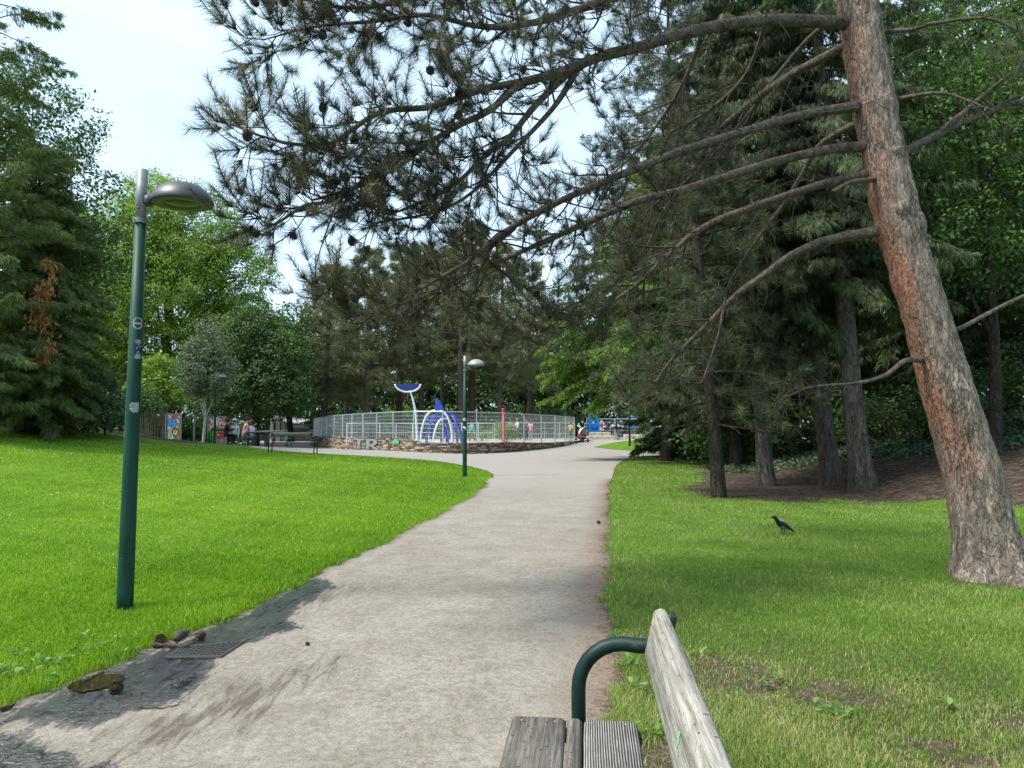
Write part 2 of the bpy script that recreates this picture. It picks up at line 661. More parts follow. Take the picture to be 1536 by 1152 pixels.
def build_path():
    Vs, Fs, n = [], [], 0
    ys = [-4.0]
    while ys[-1] < YJ:
        y = ys[-1]
        ys.append(y + (0.5 if y < 1.5 else 0.03 if y < 6.5 else 0.06 if y < 10 else 0.2))
    ys[-1] = YJ
    ys = np.array(ys)
    u = np.linspace(0, 1, 101)
    X = lx(ys)[:, None] * (1 - u) + rx(ys)[:, None] * u
    Y = np.repeat(ys[:, None], 101, 1)
    V = np.stack([X, Y, terrain(X, Y) + 0.012], -1).reshape(-1, 3)
    V[:, 2] += 0.004 * np.sin(V[:, 0] * 2.3 + V[:, 1] * 0.7) * np.sin(V[:, 1] * 1.7) * S(0.0, 0.25, np.minimum(V[:, 0] - lx(V[:, 1]), rx(V[:, 1]) - V[:, 0]))
    i, j = np.meshgrid(np.arange(len(ys) - 1), np.arange(100), indexing="ij")
    Fq = np.stack([i * 101 + j, i * 101 + j + 1, (i + 1) * 101 + j + 1, (i + 1) * 101 + j], -1).reshape(-1, 4)
    Vs.append(V); Fs.append(Fq); n = len(V)
    # the open plaza round the playground: triangulated outline with inner points that follow the ground
    rim = [(lx(YJ), YJ)] + FL + FR[::-1] + [(rx(YJ), YJ)]
    rim = [(float(a), float(b)) for a, b in rim]
    inner = []
    for yy in np.arange(21, 80, 1.0):
        for xx in np.arange(-34, 45, 1.0):
            inner.append((xx + rnd.uniform(-.2, .2), yy + rnd.uniform(-.2, .2)))
    inner = np.array(inner)
    inner = inner[seg_dist(inner[:, 0], inner[:, 1], rim) > 0.35]
    pts = [Vector(q) for q in rim] + [Vector(q) for q in inner]
    res = delaunay_2d_cdt(pts, [], [list(range(len(rim)))], 1, 1e-5)
    v2 = np.array([(q.x, q.y) for q in res[0]])
    tri = np.array([f for f in res[2] if len(f) == 3], int)
    a, b, c = v2[tri[:, 0]], v2[tri[:, 1]], v2[tri[:, 2]]
    area = (b[:, 0] - a[:, 0]) * (c[:, 1] - a[:, 1]) - (b[:, 1] - a[:, 1]) * (c[:, 0] - a[:, 0])
    tri[area < 0] = tri[area < 0][:, ::-1]
    V2 = np.stack([v2[:, 0], v2[:, 1], terrain(v2[:, 0], v2[:, 1]) + 0.012], 1)
    Vs.append(V2); Fs.append(tri + n)
    V = np.concatenate(Vs)
    x, y = V[:, 0], V[:, 1]
    near = y < 9
    wet = np.full(len(V), -1.0); mud = np.full(len(V), -1.0)
    wet[near] = seg_dist(x[near], y[near], wet_poly)
    mud[near] = np.maximum(seg_dist(x[near], y[near], mud_poly), seg_dist(x[near], y[near], mud2_poly))
    edge = np.where(y < YJ, np.minimum(x - lx(y), rx(y) - x), 1.0)
    redge = np.where(y < YJ, rx(y) - x, 3.0)
    # asphalt, dusty and pale, with the wet gully and trodden mud at its edge
    m, nt, out = new_mat("path_asphalt")
    v = coords(nt)
    big = noise_tex(nt, v, 0.35, 4, 0.6, 0.6)
    mid = noise_tex(nt, v, 2.2, 6, 0.7, 0.5)
    fine = noise_tex(nt, v, 90, 4, 0.75)
    fine2 = noise_tex(nt, v, 24, 5, 0.7)
    streak = noise_tex(nt, coords(nt, (7, 1.2, 1)), 2.2, 6, 0.72, 0.8)
    base = ramp(nt, [(0.36, (0.190, 0.165, 0.134)), (0.5, (0.228, 0.203, 0.167)), (0.64, (0.265, 0.240, 0.201))], big)
    base = mixc(nt, 0.55, base, ramp(nt, [(0.34, (0.168, 0.143, 0.115)), (0.5, (0.226, 0.202, 0.167)), (0.66, (0.275, 0.25, 0.211))], mid))
    base = mixc(nt, 0.85, base, ramp(nt, [(0.36, 0.60), (0.47, 0.95), (0.54, 1.06), (0.66, 1.35)], fine), "MULTIPLY")
    base = mixc(nt, 0.6, base, ramp(nt, [(0.38, 0.62), (0.52, 1.0), (0.64, 1.28)], fine2), "MULTIPLY")
    # far stretch blends to a paler grey
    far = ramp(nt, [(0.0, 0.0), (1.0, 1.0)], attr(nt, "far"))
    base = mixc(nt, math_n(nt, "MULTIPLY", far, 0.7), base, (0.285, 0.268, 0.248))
    # brown needle litter along the lawn edge
    re = math_n(nt, "SUBTRACT", 0.42, attr(nt, "redge"))
    lit = math_n(nt, "ADD", math_n(nt, "MULTIPLY", re, 1.1), math_n(nt, "MULTIPLY", math_n(nt, "SUBTRACT", fine2, 0.55), 1.6))
    base = mixc(nt, ramp(nt, [(0.0, 0.0), (0.35, 0.75)], lit), base, (0.135, 0.082, 0.056))
    # earth washed in along both grassy edges
    ed = math_n(nt, "ADD", math_n(nt, "MULTIPLY", math_n(nt, "SUBTRACT", 0.10, attr(nt, "edge")), 4.0), math_n(nt, "MULTIPLY", math_n(nt, "SUBTRACT", fine2, 0.5), 2.2))
    base = mixc(nt, ramp(nt, [(0.0, 0.0), (0.5, 0.85)], ed), base, (0.055, 0.040, 0.028))
    # mud
    mf = math_n(nt, "ADD", math_n(nt, "MULTIPLY", attr(nt, "mud"), 2.0), math_n(nt, "MULTIPLY", math_n(nt, "SUBTRACT", streak, 0.5), 3.4))
    mf = math_n(nt, "ADD", mf, math_n(nt, "MULTIPLY", math_n(nt, "SUBTRACT", fine2, 0.5), 1.8))
    base = mixc(nt, ramp(nt, [(0.05, 0.0), (0.6, 0.8)], mf), base, (0.078, 0.060, 0.047))
    # wet gully
    wf = math_n(nt, "ADD", math_n(nt, "MULTIPLY", math_n(nt, "SUBTRACT", attr(nt, "wet"), 0.03), 4.0), math_n(nt, "MULTIPLY", math_n(nt, "SUBTRACT", mid, 0.5), 1.9))
    wf = math_n(nt, "ADD", wf, math_n(nt, "MULTIPLY", math_n(nt, "SUBTRACT", streak, 0.48), 1.3))
    wf = math_n(nt, "ADD", wf, math_n(nt, "MULTIPLY", math_n(nt, "SUBTRACT", fine2, 0.5), 0.8))
    wetm = ramp(nt, [(-0.0, 0.0), (0.10, 0.75), (0.3, 1.0)], wf)
    wcol = mixc(nt, 0.8, ramp(nt, [(0.40, (0.009, 0.009, 0.009)), (0.62, (0.040, 0.037, 0.034))], mid), ramp(nt, [(0.36, 0.4), (0.64, 1.7)], fine2), "MULTIPLY")
    base = mixc(nt, wetm, base, wcol)
    rough = mixc(nt, wetm, (0.93, 0.93, 0.93), ramp(nt, [(0.44, 0.08), (0.62, 0.30)], streak))
    rough = math_n(nt, "ADD", rough, math_n(nt, "MULTIPLY", math_n(nt, "SUBTRACT", fine2, 0.5), 0.3), True)
    h = math_n(nt, "ADD", math_n(nt, "MULTIPLY", fine, 0.5), math_n(nt, "MULTIPLY", fine2, 0.7))
    h = math_n(nt, "ADD", h, math_n(nt, "MULTIPLY", streak, 0.6))
    rip = noise_tex(nt, coords(nt, (1, 1.8, 1)), 24, 5, 0.7, 0.5)
    h = mixc(nt, math_n(nt, "MULTIPLY", wetm, 0.85), h, math_n(nt, "ADD", math_n(nt, "MULTIPLY", rip, 3.6), math_n(nt, "MULTIPLY", fine2, 0.35)))
    gl = ramp(nt, [(0.38, 0.0), (0.50, 1.0)], noise_tex(nt, coords(nt, (1.8, 1, 1)), 8.0, 6, 0.75, 0.8))
    spec = mixc(nt, wetm, (0.15, 0.15, 0.15), gl)
    bsdf(nt, out, base, rough, 0, spec, h, 0.55, 0.012)
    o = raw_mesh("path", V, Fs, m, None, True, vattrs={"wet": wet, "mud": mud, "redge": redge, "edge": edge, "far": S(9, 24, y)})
    tag(o, kind="structure")
    return o


build_path()


def soil_mask(x, y):
    """1 where the ground under the pines is bare, 0 on lawn."""
    w = 0.9 * np.sin(x * 3.3 + y * 1.7) * np.sin(y * 2.9) + 1.1 * np.sin(x * 0.8 + 1.0) * 0.5 + 0.6 * np.sin(x * 1.9 + y * 0.7) + 0.3 * np.sin(x * 4.1 - y * 2.3)
    a = S(13.7, 15.3, y + 0.45 * w + 0.18 * (x - 4) * (x > 4)) * S(2.9, 4.6, x + 0.4 * w + np.maximum(0, (y - 16)) * -0.28) * S(70, 45, y)
    b = S(7.3, 9.3, x + 0.35 * w - np.maximum(0, 9 - y) * 2)
    pine = S(0.72, 0.4, np.hypot(x - 4.55, (y - 7.0) * 1.1) + 0.12 * w)
    left = S(31.5, 34.5, y + 0.3 * w) * S(-13, -16, x)
    return np.clip(np.maximum(np.maximum(a, b * S(10, 12.5, y)), np.maximum(pine * 0.55, left)), 0, 1)


def bare_spots(x, y):
    """Small worn, littered spots in the lawn near the bench."""
    out = np.zeros(np.shape(x))
    for cx, cy, r in [(0.75, 2.55, .26), (0.95, 2.05, .34), (1.25, 4.35, .36), (1.75, 4.1, .3), (1.9, 3.3, .22), (0.62, 3.3, .22), (1.35, 1.75, .3), (0.85, 5.2, .16), (1.2, 2.6, .16), (1.6, 2.3, .18), (2.6, 3.6, .25)]:
        w = 0.25 * np.sin(x * 9 + cy) + 0.25 * np.sin(y * 11 + cx * 3)
        out = np.maximum(out, S(1.2, 0.5, np.hypot(x - cx, y - cy) / r + w * 0.6))
    return out


def build_ground():
    sx = np.linspace(-1, 1, 401)
    X = np.sinh(sx * 5.0) / math.sinh(5.0) * 420
    yy = np.linspace(0, 1, 421)
    Yv = -12 + np.sinh(yy * 5.2) / math.sinh(5.2) * 900
    Yv = np.unique(np.concatenate([Yv, np.arange(3, 36, 0.18)]))
    Xv = np.unique(np.concatenate([X, np.arange(-22, 13, 0.22)]))
    gx, gy = np.meshgrid(Xv, Yv)
    z = terrain(gx, gy)
    inp = in_path(gx, gy)
    z = z - 0.02 * S(0.05, 0.4, inp)                        # the ground dips a little under the paving
    V = np.stack([gx, gy, z], -1).reshape(-1, 3)
    nx = len(Xv)
    i, j = np.meshgrid(np.arange(len(Yv) - 1), np.arange(nx - 1), indexing="ij")
    Fq = np.stack([i * nx + j, i * nx + j + 1, (i + 1) * nx + j + 1, (i + 1) * nx + j], -1).reshape(-1, 4)
    soil = soil_mask(V[:, 0], V[:, 1])
    m, nt, out = new_mat("lawn_ground")
    v = coords(nt)
    n1 = noise_tex(nt, v, 1.3, 5, 0.65)
    n2 = noise_tex(nt, v, 22, 5, 0.75)
    n3 = noise_tex(nt, v, 7, 4, 0.7)
    g = ramp(nt, [(0.3, (0.06, 0.125, 0.010)), (0.55, (0.095, 0.185, 0.016)), (0.8, (0.14, 0.22, 0.03))], n1)
    g = mixc(nt, 0.9, g, ramp(nt, [(0.3, 0.45), (0.52, 1.0), (0.75, 1.35)], n2), "MULTIPLY")
    s = ramp(nt, [(0.36, (0.024, 0.018, 0.014)), (0.5, (0.058, 0.043, 0.033)), (0.64, (0.12, 0.092, 0.070))], n3)
    s = mixc(nt, 0.9, s, ramp(nt, [(0.3, 0.5), (0.52, 1.0), (0.75, 1.5)], n2), "MULTIPLY")
    f = math_n(nt, "ADD", attr(nt, "soil"), math_n(nt, "MULTIPLY", math_n(nt, "SUBTRACT", n3, 0.5), 0.8))
    c = mixc(nt, ramp(nt, [(0.4, 0.0), (0.62, 1.0)], f), g, s)
    bsdf(nt, out, c, 0.95, 0, 0.1, n2, 0.8, 0.03)
    near = (np.hypot(V[:, 0], V[:, 1]) < 14)
    soil = np.maximum(soil, np.where(near, 0.56 * bare_spots(V[:, 0], V[:, 1]), 0))
    # under long grass near the camera bare earth shows between the blades
    soil = np.maximum(soil, 0.62 * S(9, 4, np.hypot(V[:, 0], V[:, 1])))
    o = raw_mesh("ground", V, Fq, m, None, True, vattrs={"soil": soil})
    tag(o, kind="structure")


build_ground()


def sheet(name, poly, mat, lift, kind="structure", step=1.0, z=None):
    """A flat sheet that follows the ground."""
    poly = [(float(a), float(b)) for a, b in poly]
    P2 = np.array(poly)
    inner = []
    if step:
        gx, gy = np.meshgrid(np.arange(P2[:, 0].min(), P2[:, 0].max(), step), np.arange(P2[:, 1].min(), P2[:, 1].max(), step))
        q = np.stack([gx.ravel(), gy.ravel()], 1)
        q = q[seg_dist(q[:, 0], q[:, 1], poly) > step * 0.35]
        inner = [Vector(a) for a in q]
    res = delaunay_2d_cdt([Vector(q) for q in poly] + inner, [], [list(range(len(poly)))], 1, 1e-6)
    v2 = np.array([(q.x, q.y) for q in res[0]])
    tri = np.array([f for f in res[2] if len(f) == 3], int)
    a, b, c = v2[tri[:, 0]], v2[tri[:, 1]], v2[tri[:, 2]]
    area = (b[:, 0] - a[:, 0]) * (c[:, 1] - a[:, 1]) - (b[:, 1] - a[:, 1]) * (c[:, 0] - a[:, 0])
    tri[area < 0] = tri[area < 0][:, ::-1]
    zz = terrain(v2[:, 0], v2[:, 1]) + lift if z is None else np.full(len(v2), z)
    o = raw_mesh(name, np.stack([v2[:, 0], v2[:, 1], zz], 1), tri, mat, None, True)
    return tag(o, kind=kind)


lawn2_mat = plain("far_lawn", (0.085, 0.175, 0.012), 0.95, 0, 0.1, 0.35, 3.0, 0.6, 0.03)
sheet("lawn", lawn2_poly, lawn2_mat, 0.03)

pm, nt, out = new_mat("puddle_water")
v = coords(nt)
bsdf(nt, out, ramp(nt, [(0.35, (0.016, 0.012, 0.005)), (0.7, (0.03, 0.023, 0.010))], noise_tex(nt, v, 9, 4)), 0.03, 0, 0.5, noise_tex(nt, v, 14, 2), 0.03, 0.004)
pud = np.array(smooth_poly(puddle_poly + puddle_poly[:1], 90)[:-1])
pud = pud + 0.004 * np.stack([np.sin(np.arange(len(pud)) * 1.3) + np.sin(np.arange(len(pud)) * 0.61), np.cos(np.arange(len(pud)) * 1.7) + np.sin(np.arange(len(pud)) * 0.83)], 1)
sheet("puddle", [tuple(q) for q in pud], pm, 0.019, step=0.1)


# ------------------------------------------------------------------ grass
def blades(name, x, y, h, w, lean, vv, mat, two=True, zoff=0.0):
    n = len(x)
    z = terrain(x, y) + zoff
    B = np.stack([x, y, z], 1)
    az = RNG.uniform(0, 2 * math.pi, n)
    D = np.stack([np.cos(az), np.sin(az), np.zeros(n)], 1)
    fa = RNG.uniform(0, 2 * math.pi, n)
    Sd = np.stack([np.cos(fa), np.sin(fa), np.zeros(n)], 1)
    up = np.array([0, 0, 1.0])
    h = h[:, None]; w = w[:, None]; lean = lean[:, None]
    tip = B + up * h * (1 - 0.45 * lean ** 2) + D * h * lean
    if two:
        mid = B + up * h * 0.55 + D * h * lean * 0.32
        V = np.stack([B - Sd * w / 2, B + Sd * w / 2, mid + Sd * w * 0.42, mid - Sd * w * 0.42, tip], 1).reshape(-1, 3)
        k = np.arange(n)[:, None] * 5
        Fq = (k + np.array([[0, 1, 2, 3]])); Ft = (k + np.array([[3, 2, 4]]))
        o = raw_mesh(name, V, [Fq, Ft], mat, None, False, v=np.concatenate([vv, vv]))
    else:
        V = np.stack([B - Sd * w / 2, B + Sd * w / 2, tip], 1).reshape(-1, 3)
        o = raw_mesh(name, V, np.arange(n * 3).reshape(-1, 3), mat, None, False, v=vv)
    return tag(o, kind="stuff")


def grass_field(n, r0, r1, a0, a1, bias=1.0):
    """Positions in a fan round the viewpoint, denser close by."""
    r = r0 * (r1 / r0) ** (RNG.uniform(0, 1, n) ** bias)
    a = RNG.uniform(a0, a1, n)
    return r * np.sin(a), r * np.cos(a), r


def patchy(x, y, s):
    return 0.5 + 0.25 * np.sin(x * 1.7 * s + 0.5 * np.sin(y * 2.1 * s)) + 0.25 * np.sin(y * 1.3 * s + x * 0.6 * s + 1.0)


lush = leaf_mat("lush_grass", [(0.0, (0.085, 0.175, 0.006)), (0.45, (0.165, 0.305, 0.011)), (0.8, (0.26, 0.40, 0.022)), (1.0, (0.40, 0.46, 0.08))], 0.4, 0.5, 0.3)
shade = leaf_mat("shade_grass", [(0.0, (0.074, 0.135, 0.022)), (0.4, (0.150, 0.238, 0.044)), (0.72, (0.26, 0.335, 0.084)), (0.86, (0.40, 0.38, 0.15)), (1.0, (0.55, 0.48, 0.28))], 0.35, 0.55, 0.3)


def left_grass():
    x, y, r = grass_field(520000, 2.7, 34, R(-52), R(6), 0.9)
    d = in_path(x, y)
    k = ~((y > 20.0) & (y < 21.8) & (x > -0.6)) & (x < lx(np.minimum(y, YJ)) + 0.5) & (d < 0.02 + 0.03 * np.sin(x * 17 + y * 9)) & (soil_mask(x, y) < RNG.uniform(0.2, 0.9, len(x)))
    x, y, r, d = x[k], y[k], r[k], d[k]
    e = S(0.5, 0.0, -d) * S(14, 6, y)                      # longer, ragged at the path edge
    h = (0.027 + 0.014 * patchy(x, y, 1.0) + 0.05 * e * RNG.uniform(0.3, 1, len(x))) * RNG.uniform(0.6, 1.25, len(x)) * (1 + 0.012 * r)
    w = np.maximum(0.0032, r * 0.00085) * RNG.uniform(0.7, 1.3, len(x))
    lean = RNG.uniform(0.1, 0.85, len(x))
    vv = np.clip(0.48 + 0.40 * (patchy(x, y, 0.45) - 0.5) + 0.24 * (patchy(x + 7, y - 3, 1.9) - 0.5) + 0.16 * (patchy(x - 2, y + 5, 6.1) - 0.5) + RNG.normal(0, 0.19, len(x)) - 0.22 * e * (RNG.random(len(x)) < 0.6) + 0.38 * (RNG.random(len(x)) < 0.015 + 0.12 * e + 0.22 * S(1.3, 0.2, np.abs(-d - 0.35)) * S(0.6, 0.9, patchy(x * 1.3, y, 1.1)) * S(9, 6, r)), 0, 1)
    near = r < 9
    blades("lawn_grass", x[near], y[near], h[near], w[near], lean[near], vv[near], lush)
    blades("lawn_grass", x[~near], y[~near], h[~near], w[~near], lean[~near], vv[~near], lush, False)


def right_grass():
    x, y, r = grass_field(560000, 1.3, 40, R(3), R(47), 0.85)
    d = in_path(x, y)
    sm = soil_mask(x, y); bs = bare_spots(x, y)
    k = (x > rx(np.minimum(y, YJ)) - 0.4) & (d < 0.02 + 0.03 * np.sin(x * 13 + y * 11)) & (sm < RNG.uniform(0.25, 1.0, len(x)) ** 1.5) & (bs * 0.85 < RNG.uniform(0.15, 1.15, len(x)))
    k &= (np.hypot(x - 4.6, y - 7.05) > 0.30) & ~((y > 20.0) & (y < 21.8) & (x < 2.85))
    x, y, r, d, bs = x[k], y[k], r[k], d[k], bs[k]
    e = S(0.35, 0.0, -d) * S(14, 6, y)
    p = patchy(x, y, 1.3)
    h = (0.027 + 0.036 * p * patchy(x, y, 3.7) + 0.022 * e) * RNG.uniform(0.5, 1.35, len(x)) * (1 + 0.008 * r) * (1 - 0.5 * bs)
    w = np.maximum(0.0025, r * 0.00072) * RNG.uniform(0.7, 1.3, len(x))
    lean = RNG.uniform(0.1, 0.95, len(x))
    dry = S(0.55, 0.9, patchy(x + 3, y, 0.9)) * S(9.5, 5, r)
    vv = np.clip(0.42 + 0.22 * (p - 0.5) + 0.2 * (patchy(x + 4, y + 1, 4.3) - 0.5) + RNG.normal(0, 0.17, len(x)) + 0.42 * (RNG.random(len(x)) < 0.06 + 0.26 * dry + 0.3 * bs), 0, 1)
    near = r < 8
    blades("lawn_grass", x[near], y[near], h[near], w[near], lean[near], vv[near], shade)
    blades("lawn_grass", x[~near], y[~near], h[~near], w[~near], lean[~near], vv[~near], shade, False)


left_grass()
right_grass()


def daisies():
    """Tiny white clover heads in the sunny lawn."""
    x, y, r = grass_field(2400, 8, 32, R(-48), R(2), 0.8)
    k = (in_path(x, y) < -0.6) & (x < lx(np.minimum(y, YJ)) - 0.4) & (patchy(x, y, 0.6) > 0.35) & (soil_mask(x, y) < 0.3)
    x, y, r = x[k], y[k], r[k]
    C = np.stack([x, y, terrain(x, y) + 0.055 + 0.0006 * r], 1)
    D = rand_unit(RNG, len(x)); D[:, 2] *= 0.3; D = unit(D)
    V, Fq = leaf_quads(C, D, np.tile([0, 0, 1.0], (len(x), 1)), np.maximum(0.010, r * 0.0010), np.maximum(0.010, r * 0.0010), 0.1)
    o = raw_mesh("clover_flowers", V, Fq, plain("clover_white", (0.72, 0.74, 0.66), 0.8))
    tag(o, kind="stuff")


daisies()


def litter():
    """Brown pine needles and crumbs scattered on the paving and on the bare soil."""
    n = 26000
    r = 1.6 * (14 / 1.6) ** RNG.uniform(0, 1, n)
    a = RNG.uniform(R(-40), R(36), n)
    x, y = r * np.sin(a), r * np.cos(a)
    on = in_path(x, y)
    pr = np.where(on > 0, np.clip(0.08 + 0.9 * S(0.55, 0.0, rx(y) - x), 0, 1), np.clip(bare_spots(x, y) * 1.6 + 0.05 * soil_mask(x, y), 0, 1))
    k = RNG.random(n) < pr
    x, y, r = x[k], y[k], r[k]
    C = np.stack([x, y, terrain(x, y) + 0.017 + 0.01 * (in_path(x, y) < 0)], 1)
    az = RNG.uniform(0, 2 * math.pi, len(x))
    D = np.stack([np.cos(az), np.sin(az), RNG.uniform(-0.05, 0.12, len(x))], 1)
    V, Fq = leaf_quads(C, unit(D), np.tile([0, 0, 1.0], (len(x), 1)), RNG.uniform(0.02, 0.07, len(x)), np.maximum(0.0022, r * 0.0006), 0.03)
    o = raw_mesh("needle_litter", V, Fq, leaf_mat("dry_needles", [(0, (0.09, 0.05, 0.03)), (1, (0.34, 0.22, 0.125))], 0.1), v=RNG.random(len(x)))
    tag(o, kind="stuff")


litter()
# ------------------------------------------------------------------ street furniture
def chipped(name, col, rough):
    """Enamel with faded streaks and a few small rusty chips."""
    m, nt, out = new_mat(name)
    v = coords(nt)
    n = noise_tex(nt, coords(nt, (1, 1, 0.3)), 9, 5, 0.7)
    c = ramp(nt, [(0.36, tuple(q * 0.75 for q in col)), (0.66, tuple(q * 1.35 + 0.003 for q in col))], n)
    ch = noise_tex(nt, v, 38, 3, 0.6)
    k = ramp(nt, [(0.705, 0.0), (0.725, 1.0)], ch)
    c = mixc(nt, k, c, (0.10, 0.065, 0.05))
    bsdf(nt, out, c, math_n(nt, "ADD", math_n(nt, "MULTIPLY", n, 0.25), rough - 0.02), 0, 0.28, ch, 0.12, 0.002)
    _MATS[name] = m
    return m


GREEN = chipped("green_enamel", (0.001, 0.040, 0.025), 0.45)
DKGREEN = chipped("bench_green", (0.002, 0.019, 0.016), 0.42)
GALV = plain("galvanised_steel", (0.20, 0.21, 0.215), 0.5, 0.3, 0.5, 0.2, 14, 0.08, 0.002)
GREYSHELL = plain("grey_lamp_shell", (0.034, 0.038, 0.044), 0.45, 0.0, 0.5, 0.1, 8)
PALESHELL = plain("pale_lamp_shell", (0.26, 0.27, 0.28), 0.4, 0.1, 0.5, 0.1, 8)
BLACK = plain("black_iron", (0.015, 0.016, 0.017), 0.45, 0, 0.4, 0.2)


def wood(name, a, b, dirn=(55, 1.6, 55), holes=True):
    if name in _MATS: return _MATS[name]
    m, nt, out = new_mat(name)
    v = coords(nt, dirn)
    g = noise_tex(nt, v, 1.0, 6, 0.7, 0.9)
    v2 = coords(nt)
    big = noise_tex(nt, v2, 5, 4, 0.65)
    fine = noise_tex(nt, coords(nt, (220, 9, 220)), 1.0, 3, 0.7)
    c = ramp(nt, [(0.3, a), (0.5, tuple((p + q) / 2 for p, q in zip(a, b))), (0.68, b)], g)
    c = mixc(nt, 0.75, c, ramp(nt, [(0.3, 0.68), (0.5, 1.0), (0.72, 1.22)], big), "MULTIPLY")
    c = mixc(nt, 0.6, c, ramp(nt, [(0.34, 0.4), (0.55, 1.1)], fine), "MULTIPLY")
    if holes:
        sx = nt.nodes.new("ShaderNodeSeparateXYZ"); cx = nt.nodes.new("ShaderNodeCombineXYZ")
        nt.links.new(v2, sx.inputs[0]); nt.links.new(sx.outputs["Y"], cx.inputs[0])
        nt.links.new(math_n(nt, "ADD", sx.outputs["Z"], math_n(nt, "MULTIPLY", sx.outputs["X"], 0.6)), cx.inputs[1])
        vo = nt.nodes.new("ShaderNodeTexVoronoi"); vo.voronoi_dimensions = "2D"; vo.inputs["Scale"].default_value = 26
        nt.links.new(cx.outputs[0], vo.inputs["Vector"])
        sp = ramp(nt, [(0.062, 0.08), (0.09, 1.0)], vo.outputs["Distance"])
        gate = ramp(nt, [(0.5, 1.0), (0.54, 0.0)], vo.outputs["Color"])
        sp = mixc(nt, math_n(nt, "SUBTRACT", 1.0, gate), sp, (1, 1, 1))
        c = mixc(nt, 1.0, c, sp, "MULTIPLY")
    h = math_n(nt, "ADD", math_n(nt, "MULTIPLY", g, 0.8), math_n(nt, "MULTIPLY", fine, 0.5))
    bsdf(nt, out, c, 0.82, 0, 0.2, h, 0.75, 0.006)
    _MATS[name] = m
    return m


SEATWOOD = wood("weathered_seat_wood", (0.042, 0.036, 0.028), (0.24, 0.218, 0.186))
def ribbed():
    """Plank whose hard grain stands out in close pale ribs."""
    m, nt, out = new_mat("ribbed_seat_wood")
    v = coords(nt, (1, 0.16, 1))
    w = nt.nodes.new("ShaderNodeTexWave"); w.wave_type = "BANDS"; w.bands_direction = "X"
    for k, q in (("Scale", 40.0), ("Distortion", 5.0), ("Detail", 3.0), ("Detail Scale", 0.35), ("Detail Roughness", 0.6)):
        w.inputs[k].default_value = q
    nt.links.new(v, w.inputs["Vector"])
    big = noise_tex(nt, coords(nt), 6, 5, 0.7)
    fine = noise_tex(nt, coords(nt, (160, 8, 160)), 1.0, 3, 0.7)
    c = ramp(nt, [(0.15, (0.055, 0.050, 0.042)), (0.5, (0.16, 0.15, 0.132)), (0.85, (0.34, 0.325, 0.295))], w.outputs["Fac"])
    c = mixc(nt, 0.8, c, ramp(nt, [(0.35, 0.66), (0.5, 1.0), (0.65, 1.2)], big), "MULTIPLY")
    c = mixc(nt, 0.5, c, ramp(nt, [(0.35, 0.5), (0.55, 1.1)], fine), "MULTIPLY")
    bsdf(nt, out, c, 0.85, 0, 0.2, w.outputs["Fac"], 0.8, 0.003)
    return m


SEATWOOD2 = ribbed()
BACKWOOD = wood("weathered_back_wood", (0.115, 0.104, 0.086), (0.45, 0.425, 0.378), (38, 1.8, 38))


def bitmap(rows, key, fn, name, parent, off=None, mats=None):
    """Painted patch: one mesh of cells, each cell coloured by its character; fn(u,v)->point."""
    h, w = len(rows), max(len(r) for r in rows)
    chars = sorted({c for r in rows for c in r if c != " "})
    ms = [key[c] for c in chars]
    V, Fc, M = [], [], []
    idx = {}
    def vid(i, j):
        if (i, j) not in idx:
            idx[(i, j)] = len(V)
            V.append(fn(j / w, 1 - i / h))
        return idx[(i, j)]
    for i, r in enumerate(rows):
        for j, c in enumerate(r):
            if c == " ": continue
            Fc.append((vid(i + 1, j), vid(i + 1, j + 1), vid(i, j + 1), vid(i, j)))
            M.append(chars.index(c))
    return raw_mesh(name, np.array(V), np.array(Fc), ms, parent, False, fmat=M, off=off)


def paint(name, c):
    return plain("paint_" + name, c, 0.7, 0, 0.3, 0.12, 20)


def bench_frame():
    """One tube frame: front leg, armrest and rear leg in a single bent pipe."""
    f = [(0.015, 0.0), (0.015, 0.56)]
    for a in np.linspace(180, 90, 8):
        f.append((0.015 + 0.15 + 0.15 * math.cos(R(a)), 0.57 + 0.15 * math.sin(R(a))))
    f += [(0.22, 0.72), (0.27, 0.72)]
    for a in np.linspace(80, 5, 6):
        f.append((0.27 + 0.08 * math.cos(R(a)), 0.64 + 0.08 * math.sin(R(a))))
    f += [(0.36, 0.5), (0.37, 0.0)]
    return f


